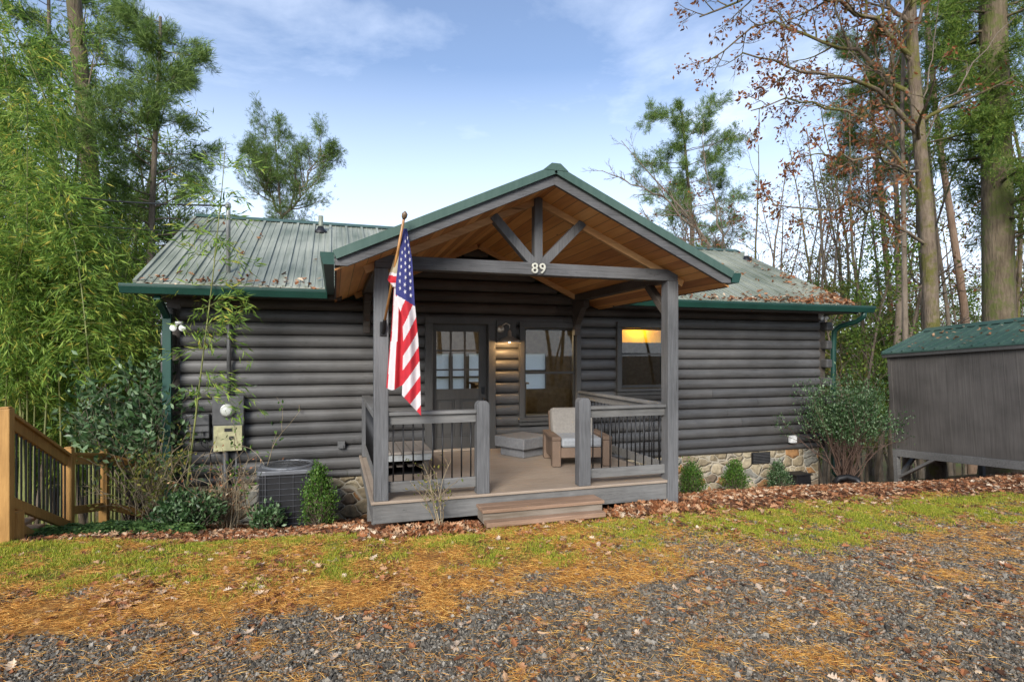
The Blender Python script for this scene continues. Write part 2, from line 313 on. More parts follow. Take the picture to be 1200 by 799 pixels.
def np_obj(name, V, Fq, mat, parent=None, smooth=False, link=True):
    V = np.asarray(V, np.float32); Fq = np.asarray(Fq, np.int32); k = Fq.shape[1]
    me = bpy.data.meshes.new(name); me.vertices.add(len(V)); me.vertices.foreach_set('co', V.ravel())
    me.loops.add(Fq.size); me.loops.foreach_set('vertex_index', Fq.ravel())
    me.polygons.add(len(Fq)); me.polygons.foreach_set('loop_start', np.arange(len(Fq), dtype=np.int32) * k)
    me.update(calc_edges=True); me.validate()
    if smooth: me.polygons.foreach_set('use_smooth', np.ones(len(me.polygons), bool))
    else: me.polygons.foreach_set('use_smooth', np.zeros(len(me.polygons), bool))
    me.materials.append(mat); ob = bpy.data.objects.new(name, me)
    if link: COL.objects.link(ob)
    if parent is not None: ob.parent = parent
    return ob
def tag(o, label=None, cat=None, group=None, kind=None):
    if label: o['label'] = label
    if cat: o['category'] = cat
    if group: o['group'] = group
    if kind: o['kind'] = kind
    return o
def empty(name, loc, label, cat, group=None, rz=0):
    o = bpy.data.objects.new(name, None); COL.objects.link(o); o.location = loc; o.rotation_euler = (0, 0, rz); o.empty_display_size = .2
    return tag(o, label, cat, group)
def copy_tree(o, parent=None):
    c = o.copy(); COL.objects.link(c); c.parent = parent
    for ch in list(o.children): copy_tree(ch, c)
    return c

def frames(n, dirs=None, tilt=None, r=None):
    """random orthonormal frames; columns x,y,z"""
    r = r or rng
    if dirs is None: d = r.normal(size=(n, 3))
    else: d = dirs + 0
    d /= np.linalg.norm(d, axis=1)[:, None] + 1e-9
    ref = r.normal(size=(n, 3)); x = np.cross(d, ref); x /= np.linalg.norm(x, axis=1)[:, None] + 1e-9
    y = np.cross(d, x)
    return np.stack([x, y, d], -1)
def scatter(T, TF, C, Fr, S):
    """template verts T (k,3), faces TF; centres C, frames Fr, sizes S (n,) or (n,3)"""
    T = np.asarray(T, float); TF = np.asarray(TF); n = len(C); S = np.asarray(S, float)
    if S.ndim == 1: S = np.repeat(S[:, None], 3, 1)
    V = np.einsum('nij,nkj->nki', Fr, T[None] * S[:, None, :]) + C[:, None, :]
    Fq = TF[None] + (np.arange(n) * len(T))[:, None, None]
    return V.reshape(-1, 3), Fq.reshape(-1, TF.shape[1])
def merge(parts):
    Vs, Fs, o = [], [], 0
    for V, Fq in parts: Vs.append(V); Fs.append(Fq + o); o += len(V)
    return np.concatenate(Vs), np.concatenate(Fs)
# leaf templates: z along the leaf, x width, y normal
LANCE = ([(0, 0, 0), (.075, .03, .4), (0, 0, 1), (-.075, .03, .4)], [(0, 1, 2, 3)])
OVAL = ([(0, 0, 0), (.24, .05, .5), (0, .02, 1), (-.24, .05, .5)], [(0, 1, 2, 3)])
def tuft(n, w, seed, spread=1.0):
    r = np.random.default_rng(seed); V = []; Fq = []
    for i in range(n):
        a = r.uniform(0, 2 * np.pi); t = r.uniform(.15, 1.0) * spread; d = np.array([math.sin(t) * math.cos(a), math.sin(t) * math.sin(a), math.cos(t)])
        s = np.cross(d, r.normal(size=3)); s /= np.linalg.norm(s); o = len(V); l = r.uniform(.7, 1)
        b = np.array([0, 0, r.uniform(-.3, .2)])
        V += [b, b + d * l * .5 + s * w, b + d * l, b + d * l * .5 - s * w]; Fq.append((o, o + 1, o + 2, o + 3))
    return (V, Fq)

# ================================================================== WORLD, SUN, CAMERA
w = bpy.data.worlds.new("World"); scene.world = w; w.use_nodes = True
N, L = w.node_tree.nodes, w.node_tree.links; N.clear()
wo = N.new('ShaderNodeOutputWorld'); bg = N.new('ShaderNodeBackground'); sky = N.new('ShaderNodeTexSky')
sky.sky_type = 'NISHITA'; sky.sun_disc = False
SUN_EL, SUN_AZ = R(29), R(212)          # azimuth measured clockwise from +Y
sky.sun_elevation = SUN_EL; sky.sun_rotation = SUN_AZ; sky.air_density = 1.0; sky.dust_density = 1.2; sky.ozone_density = 3.0
tc = N.new('ShaderNodeTexCoord'); mp = N.new('ShaderNodeMapping'); mp.inputs['Scale'].default_value = (1.0, 1.0, 2.6); mp.inputs['Location'].default_value = (2.3, .6, 1.1)
L.new(tc.outputs['Generated'], mp.inputs['Vector'])
n1 = N.new('ShaderNodeTexNoise'); n1.inputs['Scale'].default_value = 1.9; n1.inputs['Detail'].default_value = 9; n1.inputs['Roughness'].default_value = .58; n1.inputs['Distortion'].default_value = .3
L.new(mp.outputs[0], n1.inputs['Vector'])
cr = ramp(N, [(.46, (0, 0, 0)), (.62, (.28, .28, .28)), (.76, (.62, .62, .62))]); L.new(n1.outputs[0], cr.inputs[0])
spz = N.new('ShaderNodeSeparateXYZ'); L.new(tc.outputs['Generated'], spz.inputs[0])
hz = ramp(N, [(.0, (.85, .85, .85)), (.18, (.55, .55, .55)), (.45, (.06, .06, .06))]); L.new(spz.outputs[2], hz.inputs[0])
mxm = N.new('ShaderNodeMath'); mxm.operation = 'MAXIMUM'; L.new(cr.outputs[0], mxm.inputs[0]); L.new(hz.outputs[0], mxm.inputs[1])
mx = N.new('ShaderNodeMix'); mx.data_type = 'RGBA'; zr = ramp(N, [(.0, (.90, .92, .95)), (.25, (.80, .86, .92)), (.6, (.60, .71, .83))]); L.new(spz.outputs[2], zr.inputs[0]); zm = N.new('ShaderNodeMix'); zm.data_type = 'RGBA'; zm.blend_type = 'MULTIPLY'; zm.inputs[0].default_value = 1; hs = N.new('ShaderNodeHueSaturation'); hs.inputs['Saturation'].default_value = .88; hs.inputs['Value'].default_value = .93; L.new(sky.outputs[0], hs.inputs['Color']); L.new(hs.outputs[0], zm.inputs[6]); L.new(zr.outputs[0], zm.inputs[7])
L.new(mxm.outputs[0], mx.inputs[0]); L.new(zm.outputs[2], mx.inputs[6]); mx.inputs[7].default_value = (5.6, 6.1, 7.0, 1)
L.new(mx.outputs[2], bg.inputs[0]); bg.inputs[1].default_value = .12; L.new(bg.outputs[0], wo.inputs[0])

sl = bpy.data.lights.new('sun', 'SUN'); sl.energy = 2.2; sl.angle = R(24); sl.color = (1, .95, .88)
so = bpy.data.objects.new('sun', sl); COL.objects.link(so)
sd = Vector((math.sin(SUN_AZ) * math.cos(SUN_EL), math.cos(SUN_AZ) * math.cos(SUN_EL), math.sin(SUN_EL)))
so.rotation_euler = sd.to_track_quat('Z', 'Y').to_euler(); so.location = (0, -5, 12)
cam = bpy.data.cameras.new('camera'); cam.sensor_width = 36; cam.lens = F * 36 / 1200; cam.shift_y = (HY - 399.5) / 1200; cam.clip_end = 3000; cam.clip_start = .05
co = bpy.data.objects.new('camera', cam); COL.objects.link(co); co.location = (0, 0, CH); co.rotation_euler = (R(90), 0, -TH); scene.camera = co
vs = scene.view_settings; vs.view_transform = 'Standard'; vs.look = 'None'; vs.gamma = 1; vs.exposure = 1.16
scene.cycles.max_bounces = 8; scene.cycles.transparent_max_bounces = 12; scene.cycles.use_denoising = True


# ================================================================== GROUND
_leaf = np.array([(-6, 7.3), (-3.083, 6.7), (-1.51, 6.207), (-.748, 6.16), (.066, 5.992), (.725, 5.785), (1.412, 5.689), (2.697, 5.54), (3.487, 5.461), (4.228, 5.407), (6.004, 5.32), (8.369, 4.931), (16, 3.8)])
_gras = np.array([(-6, 6.6), (-2.643, 5.742), (-1.31, 5.384), (-.654, 5.387), (.424, 5.206), (1.577, 5.035), (2.411, 4.952), (3.316, 4.887), (4.189, 4.7), (5.216, 4.622), (7.339, 4.324), (16, 3)])
_grav = np.array([(-6, 5.6), (-1.982, 4.307), (-1.25, 4.156), (-.756, 4.119), (.043, 3.956), (.599, 3.86), (1.222, 3.903), (1.945, 3.995), (2.707, 3.99), (3.61, 4.051), (4.51, 3.996), (6.567, 3.869), (16, 3)])
def zones(x, y):
    n = fbm(x * 1.5 + 3, y * 1.5, 4) - .5; n2 = fbm(x * 4 + 9, y * 4 + 2, 3) - .5; n3 = fbm(x * .9 + 40, y * 2.2 + 12, 3) - .5
    yL = np.interp(x, _leaf[:, 0], _leaf[:, 1]); yG = np.interp(x, _gras[:, 0], _gras[:, 1]); yR = np.interp(x, _grav[:, 0], _grav[:, 1])
    leaf = sstep(-.16, .22, y - yL + n * .45 + n2 * .6)
    mid = 1 - .55 * sstep(1.2, 2.0, x) * (1 - sstep(3.0, 3.9, x))
    grass = (1 - leaf) * sstep(-.75, .3, y - yG + n * 1.2 + n2 * 1.0) * mid * (.35 + .65 * sstep(-.2, .02, n2 + n * .5))
    rightm = sstep(1.8, 3.2, x)
    gravel = 1 - sstep(-.55, .6 + .4 * rightm, y - yR + .12 - .22 * rightm + n3 * 1.8 + n2 * 1.3)
    needle = (1 - leaf) * (1 - .75 * grass) * np.clip(sstep(-.75, .35, y - yR + n3 * 1.8 + n2 * 1.3) * (1 - .35 * rightm), 0, 1)
    needle = np.maximum(needle, (1 - leaf) * (.20 + sstep(.10, .30, n + n2 * 1.4) * .6) * (1 - .6 * grass))
    needle = needle * (.45 + .55 * sstep(-.12, .10, fbm(x * 9 + 4, y * 9, 2) - .5))
    gravel = np.maximum(gravel, (1 - leaf) * rightm * sstep(-.1, .12, n3 + n2 * .6) * (1 - grass) * .9)
    return gravel, grass, leaf, needle
def axis(a, b, near, far, c0, c1):
    pts = list(np.arange(c0, c1, near)); s = near; x = c1
    while x < b: pts.append(x); s *= 1.16; x += s
    pts.append(b); s = near; x = c0; pre = []
    while x > a: s *= 1.16; x -= s; pre.append(max(x, a))
    return np.array(pre[::-1] + pts)
xs = axis(-900, 900, .045, 0, -5.0, 11.0); ys = axis(-900, 900, .045, 0, 1.5, 9.5)
XX, YY = np.meshgrid(xs, ys); nx, ny = len(xs), len(ys)
gv, gg, gl, gn = zones(XX, YY)
near = (YY > 0) & (YY < 12) & (XX > -8) & (XX < 14)
ZZ = G(XX, YY) + np.where(near, (fbm(XX * 18, YY * 18, 2) - .5) * .012, 0)
# the wheel of leaves raked against the porch
ZZ += np.where(near, gl * .012 * fbm(XX * 5, YY * 5, 2), 0)
V = np.stack([XX, YY, ZZ], -1).reshape(-1, 3)
ii = (np.arange(ny - 1)[:, None] * nx + np.arange(nx - 1)[None]).reshape(-1)
FQ = np.stack([ii, ii + 1, ii + nx + 1, ii + nx], -1)
m = bpy.data.materials.new('ground_cover'); Nn, Ll = nt(m)
out = Nn.new('ShaderNodeOutputMaterial'); b = Nn.new('ShaderNodeBsdfPrincipled'); b.inputs['Roughness'].default_value = .95; b.inputs['Specular IOR Level'].default_value = .15
at = Nn.new('ShaderNodeAttribute'); at.attribute_name = 'zone'; sep = Nn.new('ShaderNodeSeparateColor'); Ll.new(at.outputs['Color'], sep.inputs[0])
tc = Nn.new('ShaderNodeTexCoord')
def tex(scale, det=6, dist=0):
    n = Nn.new('ShaderNodeTexNoise'); n.inputs['Scale'].default_value = scale; n.inputs['Detail'].default_value = det; n.inputs['Distortion'].default_value = dist; n.inputs['Roughness'].default_value = .7
    Ll.new(tc.outputs['Object'], n.inputs['Vector']); return n
def mixc(f, a, bb):
    q = Nn.new('ShaderNodeMix'); q.data_type = 'RGBA'; Ll.new(f, q.inputs[0]); Ll.new(a, q.inputs[6]); Ll.new(bb, q.inputs[7]); return q.outputs[2]
nf = tex(26); ng = tex(60)
rs = ramp(Nn, [(.3, (.10, .05, .02)), (.5, (.26, .12, .035)), (.7, (.40, .22, .06))]); Ll.new(nf.outputs[0], rs.inputs[0])
vo = Nn.new('ShaderNodeTexVoronoi'); vo.inputs['Scale'].default_value = 55; Ll.new(tc.outputs['Object'], vo.inputs['Vector'])
spv = Nn.new('ShaderNodeSeparateColor'); Ll.new(vo.outputs['Color'], spv.inputs[0])
rg = ramp(Nn, [(.0, (.022, .021, .019)), (.6, (.065, .062, .056)), (1, (.14, .135, .125))]); Ll.new(spv.outputs[0], rg.inputs[0])
rr = ramp(Nn, [(.3, (.07, .07, .02)), (.55, (.15, .15, .03)), (.75, (.24, .17, .06))]); Ll.new(nf.outputs[0], rr.inputs[0])
rl = ramp(Nn, [(.3, (.05, .025, .014)), (.55, (.16, .075, .04)), (.75, (.30, .16, .09))]); Ll.new(nf.outputs[0], rl.inputs[0])
c = mixc(sep.outputs[0], rs.outputs[0], rg.outputs[0]); c = mixc(sep.outputs[1], c, rr.outputs[0]); c = mixc(sep.outputs[2], c, rl.outputs[0])
# far ground: woodland floor, green and brown
nfar = tex(.35, 8); rf = ramp(Nn, [(.35, (.10, .13, .025)), (.6, (.14, .09, .04))]); Ll.new(nfar.outputs[0], rf.inputs[0])
c = mixc(at.outputs['Alpha'], rf.outputs[0], c)
Ll.new(c, b.inputs['Base Color']); bp = Nn.new('ShaderNodeBump'); bp.inputs['Strength'].default_value = .7; bp.inputs['Distance'].default_value = .01
Ll.new(ng.outputs[0], bp.inputs['Height']); Ll.new(bp.outputs[0], b.inputs['Normal']); Ll.new(b.outputs[0], out.inputs[0])
ground = np_obj('ground', V, FQ, m, smooth=True); tag(ground, kind='structure')
ca = ground.data.color_attributes.new('zone', 'FLOAT_COLOR', 'POINT')
al = 1 - sstep(9.5, 12, YY) * 1.0
ca.data.foreach_set('color', np.stack([gv, gg, gl, al], -1).astype(np.float32).ravel())

def in_view(x, y, mx0=60):
    d = x * ST + y * CT; r = x * CT - y * ST
    px = 600 + F * r / d; py = HY + F * (CH - G(x, y)) / d
    return (px > -mx0) & (px < 1200 + mx0) & (py < 799 + mx0), d
def sample(n, box, dens, falloff=1.2):
    xs_, ys_ = [], []; tot = 0
    while tot < n:
        x = rng.uniform(box[0], box[1], n * 2); y = rng.uniform(box[2], box[3], n * 2)
        ok, d = in_view(x, y); p = dens(x, y) * np.minimum(1, (3.6 / np.maximum(d, .1)) ** falloff)
        k = ok & (rng.random(len(x)) < p); xs_.append(x[k]); ys_.append(y[k]); tot += k.sum()
    x = np.concatenate(xs_)[:n]; y = np.concatenate(ys_)[:n]; return x, y
def not_built(x, y):
    return ~((x > .36) & (x < 4.12) & (y > 6.12)) & ~((x > 1.5) & (x < 2.96) & (y > 5.78)) & ~((x > -2.3) & (x < 9.8) & (y > 9.1))

# --- gravel: crushed stones lying loose
def rock(seed):
    r = np.random.default_rng(seed); c = np.array([(x, y, z) for x in (-1, 1) for y in (-1, 1) for z in (-1, 1)], float)
    c *= r.uniform(.55, 1.0, (8, 3)); c += r.normal(0, .12, (8, 3)); return c, [(0, 1, 3, 2), (4, 6, 7, 5), (0, 4, 5, 1), (2, 3, 7, 6), (0, 2, 6, 4), (1, 5, 7, 3)]
x, y = sample(150000, (-3.5, 9, 1.8, 6.0), lambda x, y: zones(x, y)[0] * (1 - .9 * zones(x, y)[2]), .6)
z = G(x, y); sz = .0034 + .0058 * rng.random(len(x)) ** 1.8; big = rng.random(len(x)) < .05; sz[big] *= 1.8
parts = []
for s in range(6):
    k = slice(s, None, 6); T, TF = rock(s); n = len(x[k])
    S = sz[k][:, None] * rng.uniform(.55, 1.3, (n, 3)); parts.append(scatter(T, TF, np.stack([x[k], y[k], z[k] + sz[k] * .45], -1), frames(n), S))
tag(np_obj('gravel', *merge(parts), M['stone']), 'loose grey crushed gravel across the foreground drive', 'gravel', kind='stuff')

# --- needle litter
x, y = sample(150000, (-4.5, 10, 1.8, 6.6), lambda x, y: zones(x, y)[3] * (.25 + .75 * sstep(-.12, .12, fbm(x * 7, y * 7, 2) - .5)), .9)
z = G(x, y) + rng.uniform(.004, .022, len(x)); n = len(x); a = rng.uniform(0, 2 * np.pi, n)
D = np.stack([np.cos(a), np.sin(a), rng.normal(0, .13, n)], -1)
V1 = scatter([(0, 0, 0), (.017, 0, .5), (0, .10, 1), (-.017, 0, .5)], [(0, 1, 2, 3)], np.stack([x, y, z], -1), frames(n, D), rng.uniform(.025, .095, n))
tag(np_obj('needle_litter', *V1, M['needle_litter']), 'orange fallen pine needles strewn over grass and gravel', 'pine needles', kind='stuff')

# --- grass
x, y = sample(125000, (-4.5, 10.5, 3.5, 7.2), lambda x, y: (zones(x, y)[1] * (.12 + .88 * sstep(-.10, .12, fbm(x * 5, y * 5, 3) - .5))) , .5)
z = G(x, y); n = len(x); D = np.stack([rng.normal(0, .55, n), rng.normal(0, .55, n), np.ones(n)], -1)
V1 = scatter([(-.055, 0, -.1), (.055, 0, -.1), (.03, .12, .6), (0, .3, 1)], [(0, 1, 2, 3)], np.stack([x, y, z], -1), frames(n, D), rng.uniform(.018, .048, n))
tag(np_obj('grass', *V1, M['grass_blade']), 'short yellow green grass in a band before the cabin', 'grass', kind='stuff')

# --- fallen oak leaves
def oak(seed):
    r = np.random.default_rng(seed); st = [(0, .015), (.14, .07), (.24, .26), (.33, .10), (.46, .36), (.56, .13), (.70, .34), (.79, .14), (.90, .17), (1, .01)]
    cz = r.uniform(-.5, .5); cx = r.uniform(.1, .8) * r.choice([-1, 1]); tw = r.uniform(-.4, .4); V = []
    for z_, w_ in st:
        for sx in (-1, 0, 1):
            wx = w_ * sx * r.uniform(.8, 1.15); V.append((wx, cz * (z_ - .5) ** 2 * 2 + cx * abs(wx) + tw * wx * z_, z_ - .5))
    Fq = []
    for i in range(len(st) - 1):
        for j in (0, 1): Fq.append((i * 3 + j, i * 3 + j + 1, i * 3 + j + 4, i * 3 + j + 3))
    return V, Fq
OAK = [oak(i) for i in range(8)]
def leaf_scatter(name, n, box, dens, smin, smax, lift, mat, fall=.7, tilt=.35, label='', zf=None, cat='leaves'):
    x, y = sample(n, box, dens, fall); z = (zf or G)(x, y) + rng.uniform(.01, lift, n)
    parts = []
    for s in range(8):
        k = slice(s, None, 8); m_ = len(x[k]); a = rng.uniform(0, 2 * np.pi, m_)
        d = np.stack([np.cos(a), np.sin(a), rng.normal(0, tilt, m_)], -1); d /= np.linalg.norm(d, axis=1)[:, None]
        up = np.stack([rng.normal(0, tilt, m_), rng.normal(0, tilt, m_), np.ones(m_)], -1); xa = np.cross(up, d); xa /= np.linalg.norm(xa, axis=1)[:, None]; ya = np.cross(d, xa)
        Fr = np.stack([xa, ya, d], -1); parts.append(scatter(*OAK[s], np.stack([x[k], y[k], z[k]], -1), Fr, rng.uniform(smin, smax, m_)))
    return tag(np_obj(name, *merge(parts), mat), label, cat, kind='stuff')
leaf_scatter('fallen_leaves', 19000, (-4.5, 16, 4.3, 9.6), lambda x, y: zones(x, y)[2] * not_built(x, y), .04, .10, .024, M['dry_leaf'], .35, .28, 'thick bed of brown oak leaves along the cabin foot')
leaf_scatter('scattered_leaves', 4200, (-4.5, 10, 2, 6.2), lambda x, y: (.05 + .5 * sstep(-.02, .2, fbm(x * 2.1, y * 2.1, 2) - .5)) * (1 - zones(x, y)[2]) * (.35 + .65 * sstep(3.4, 5, y)), .025, .085, .018, M['dry_leaf'], .3, .2, 'scattered brown oak leaves lying on the grass and gravel')
pale = plain('pale_leaf', (.50, .38, .27), .7)
leaf_scatter('pale_leaves', 75, (-2, 7, 2.2, 5.5), lambda x, y: .3 + 0 * x, .05, .10, .02, pale, .1, .2, 'pale curled leaves lying singly on the gravel')
# heaps against the porch
def heap_z(x, y):
    h = .10 * np.exp(-((x - 3.55) / .45) ** 2 - ((y - 5.95) / .22) ** 2) + .07 * np.exp(-((x - .85) / .55) ** 2 - ((y - 5.98) / .2) ** 2)
    return G(x, y) + h * rng.random(len(x)) ** .5
leaf_scatter('leaf_heap', 1900, (.1, 4.8, 5.6, 6.13), lambda x, y: (np.exp(-((x - 3.55) / .5) ** 2) + .55 * np.exp(-((x - .9) / .6) ** 2)) * sstep(5.6, 5.85, y) * ~((x > 1.5) & (x < 2.96)), .06, .12, .03, M['dry_leaf'], 0, .7, 'brown leaves heaped against the porch front', zf=heap_z)

# ================================================================== CABIN
WY = 9.11; P = .1877; Z1 = .014
cabin = empty('log_cabin', (3.7, 9.2, 0), 'dark grey log cabin with green metal roof and gabled front porch', 'cabin')
OPEN = [(1.42, 2.52, .15, 2.36), (3.0, 4.08, .68, 2.31), (4.83, 5.87, 1.17, 2.34)]
def log_poly(zb, zt, y0=9.185, dep=.080):
    n = 10; zc = (zb + zt) / 2; h = (zt - zb) / 2 - .002; pts = []
    for i in range(n + 1):
        a = -math.pi / 2 + math.pi * i / n; pts.append((y0 - dep * math.cos(a) ** .75 if math.cos(a) > 1e-6 else y0, zc + h * math.sin(a)))
    return [(9.27, zb)] + pts + [(9.27, zt)]
wall = MB(); gable = MB(); ends = MB()
k = -1
XL, XR = -2.1, 9.41
while True:
    zb = -.11 if k < 0 else Z1 + P * k; zt = Z1 + P * (k + 1)
    if zb > 3.5: break
    zc = (zb + zt) / 2
    if zc < 2.72: a0, a1 = XL, XR
    else: hw = (3.58 - zc) / .457; a0, a1 = 2.236 - hw, 2.236 + hw
    segs = [(a0, a1)]
    for ox0, ox1, oz0, oz1 in OPEN:
        if oz0 < zc < oz1:
            ns = []
            for s0, s1 in segs:
                if ox0 > s0 and ox1 < s1: ns += [(s0, ox0), (ox1, s1)]
                else: ns.append((s0, s1))
            segs = ns
    pl = log_poly(zb, zt, 9.185 + random.uniform(-.004, .004))
    cut = []
    for s0, s1 in segs:
        a_ = s0
        while s1 - a_ > 4.2:
            n_ = a_ + random.uniform(2.0, 3.9); cut.append((a_, n_ - .003)); a_ = n_ + .003
        cut.append((a_, s1))
    for s0, s1 in cut:
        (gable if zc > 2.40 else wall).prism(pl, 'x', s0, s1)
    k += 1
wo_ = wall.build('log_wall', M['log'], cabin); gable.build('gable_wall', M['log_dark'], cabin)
# corner log ends: crossing courses
for side, X0 in ((-1, XL), (1, XR)):
    for k in range(0, 14, 2):
        z = Z1 + P * (k + .5)
        en = MB(); en.box(X0 + (.06 if side > 0 else -.22), X0 + (.22 if side > 0 else -.06), 9.0, 9.30, z - .088, z + .088); en.build('log_end', M['log'], cabin, bevel=.03)
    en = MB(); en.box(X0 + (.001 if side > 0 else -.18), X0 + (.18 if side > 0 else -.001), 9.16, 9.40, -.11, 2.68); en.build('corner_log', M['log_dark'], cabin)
# side and back walls
sw = MB()
for k in range(0, 14):
    zb = Z1 + P * k; pts = [(q[0] - 9.175, q[1]) for q in log_poly(zb, zb + P)]
    for X0, sg in ((XL, 1), (XR, -1)):
        sw.prism([(X0 + sg * (a + .02), b_) for a, b_ in pts], 'y', 9.3, 14.8)
for (a0, a1) in ((XL, 2.45), (3.85, 4.9), (5.6, XR)): sw.box(a0, a1, 14.75, 14.9, -.5, 2.7)
for (a0, a1) in ((2.45, 3.85), (4.9, 5.6)): sw.box(a0, a1, 14.75, 14.9, -.5, .85); sw.box(a0, a1, 14.75, 14.9, 1.82, 2.7)
for X0 in (XL + .06, XR - .18):
    for j in range(9):
        z0 = 2.64 + j * .19; hw = max(.1, 3.4 - (z0 + .19 - 2.7) / .5); sw.box(X0, X0 + .12, 12 - hw, 12 + hw, z0, z0 + .188)
sw.build('side_wall', M['log'], cabin)
mu = MB()
for xm in (2.93, 3.37): mu.box(xm - .05, xm + .05, 14.74, 14.91, .85, 1.82)
mu.box(2.45, 3.85, 14.735, 14.915, 1.18, 1.22); mu.build('back_window_frame', M['trim'], cabin)
mu = MB(); mu.box(4.9, 5.6, 14.735, 14.915, 1.33, 1.37); mu.build('back_window_frame', M['trim'], cabin)
il = bpy.data.lights.new('room_light', 'POINT'); il.energy = 34; il.color = (1, .72, .42); il.shadow_soft_size = .25
ilo = bpy.data.objects.new('room_light', il); COL.objects.link(ilo); ilo.location = (3.2, 11.4, 2.2)
# interior
it = MB(); it.box(XL + .2, XR - .2, 9.3, 14.74, .17, .2); it.box(XL + .2, XR - .2, 9.3, 14.74, 2.45, 2.48); it.box(1.05, 1.12, 9.9, 14.7, .2, 2.45)
it.box(3.1, 4.3, 12.6, 13.2, .2, 1.1); it.box(3.05, 4.35, 12.55, 13.25, 1.1, 1.14); it.box(6.3, 7.2, 14.1, 14.7, .2, 1.9)
for a0, a1, b0, b1 in ((XL + .2, 2.45, .2, 2.45), (3.85, 4.9, .2, 2.45), (5.6, XR - .2, .2, 2.45), (2.45, 3.85, .2, .85), (4.9, 5.6, .2, .85), (2.45, 3.85, 1.82, 2.45), (4.9, 5.6, 1.82, 2.45)): it.box(a0, a1, 14.71, 14.745, b0, b1)
it.build('interior', M['interior'], cabin)
sheer = bpy.data.materials.new('bright_window_sheet'); Ns, Ls = nt(sheer); o_ = Ns.new('ShaderNodeOutputMaterial'); a_ = Ns.new('ShaderNodeBsdfDiffuse'); a_.inputs[0].default_value = (.8, .82, .84, 1); t_ = Ns.new('ShaderNodeBsdfTranslucent'); t_.inputs[0].default_value = (1, 1, 1, 1); x_ = Ns.new('ShaderNodeMixShader'); x_.inputs[0].default_value = .95; Ls.new(a_.outputs[0], x_.inputs[1]); Ls.new(t_.outputs[0], x_.inputs[2]); Ls.new(x_.outputs[0], o_.inputs[0])  # white translucent sheet, added to make the back windows look bright
for a0, a1 in ((2.45, 3.85), (4.9, 5.6)): q = MB(); q.box(a0, a1, 14.80, 14.803, .85, 1.82); q.build('back_bright_sheet', sheer, cabin)
# foundation
fo = MB(); fo.box(XL + .03, XR - .02, 9.135, 9.30, -1.3, -.11); fo.box(XL + .03, XL + .2, 9.30, 14.8, -3, 0); fo.box(XR - .2, XR - .02, 9.30, 14.8, -3, 0)
fo.build('stone_foundation', M['fieldstone'], cabin)
v = MB(); v.box(7.74, 8.17, 9.105, 9.14, -.335, -.115); vent = v.build('foundation_vent', M['dark'], cabin)
sl_ = MB()
for i in range(7): sl_.beam((7.76, 9.098, -.315 + i * .03), (8.15, 9.098, -.315 + i * .03), .012, .010)
sl_.build('louver', M['greyplastic'], vent)

# main roof
EY, EZ, SL = 8.5, 2.735, .481; RY = 12.0
def mz(y): return EZ + SL * (y - EY) if y <= RY else EZ + SL * (2 * RY - EY - y)
PX, PZ, PS = 2.236, 3.775, .457
RXL, RXR = -2.50, 9.72
roof = MB()
def slabpoly(mb, pts, th):
    n = len(pts); V = [(x, y, z) for x, y, z in pts] + [(x, y, z - th) for x, y, z in pts]
    mb.add(V, [tuple(range(n)), tuple(range(n, 2 * n))[::-1]] + [(i, n + i, n + (i + 1) % n, (i + 1) % n) for i in range(n)])
VY = EY + (PZ - EZ) / SL
eL, eR = .0, 4.47
yeL = 8.5
slabpoly(roof, [(RXL, EY, mz(EY)), (-.1, EY, mz(EY)), (PX, VY, PZ - .01), (PX, RY, mz(RY)), (RXL, RY, mz(RY))], .03)
slabpoly(roof, [(4.575, EY, mz(EY)), (RXR, EY, mz(EY)), (RXR, RY, mz(RY)), (PX, RY, mz(RY)), (PX, VY, PZ - .01)], .03)
slabpoly(roof, [(RXL, 2 * RY - EY, EZ), (RXR, 2 * RY - EY, EZ), (RXR, RY, mz(RY)), (RXL, RY, mz(RY))][::-1], .03)
x = RXL + .02
while x <= RXR:
    if -.1 < x < 4.575: y0 = EY + (VY - EY) * (1 - abs(x - PX) / 2.34)
    else: y0 = EY - .01
    y0 = min(y0, RY - .2)
    a = Vector((x, y0, mz(y0) + .012)); b_ = Vector((x, RY, mz(RY) + .012))
    roof.beam(a, b_, .045, .028); 
    for dx in (.1, .2): roof.beam(a + Vector((dx, 0, -.007)), b_ + Vector((dx, 0, -.007)), .02, .010)
    x += .3
roofo = roof.build('roof', M['roof'], cabin)
rc = MB(); rc.prism([(RY - .17, mz(RY) - .055), (RY, mz(RY) + .035), (RY + .17, mz(RY) - .055), (RY, mz(RY) + .012)], 'x', RXL, RXR); rc.build('ridge_cap', M['roof_porch'], roofo)
for xx in (RXL + .02, RXR - .02):
    for s in (1, -1): rk = MB(); rk.beam((xx, EY if s > 0 else 2 * RY - EY, EZ - .10), (xx, RY, mz(RY) - .10), .03, .16); rk.build('rake_trim', M['green'], roofo)
for a0, a1 in ((RXL, .1), (4.4, RXR)):
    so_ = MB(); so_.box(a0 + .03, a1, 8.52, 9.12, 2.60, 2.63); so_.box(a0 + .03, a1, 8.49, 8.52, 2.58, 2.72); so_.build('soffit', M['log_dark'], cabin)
for a0, a1 in ((RXL + .05, XL), (XR, RXR - .05)): so_ = MB(); so_.box(a0, a1, 9.12, 15.4, 2.58, 2.62); so_.build('soffit', M['log_dark'], cabin)
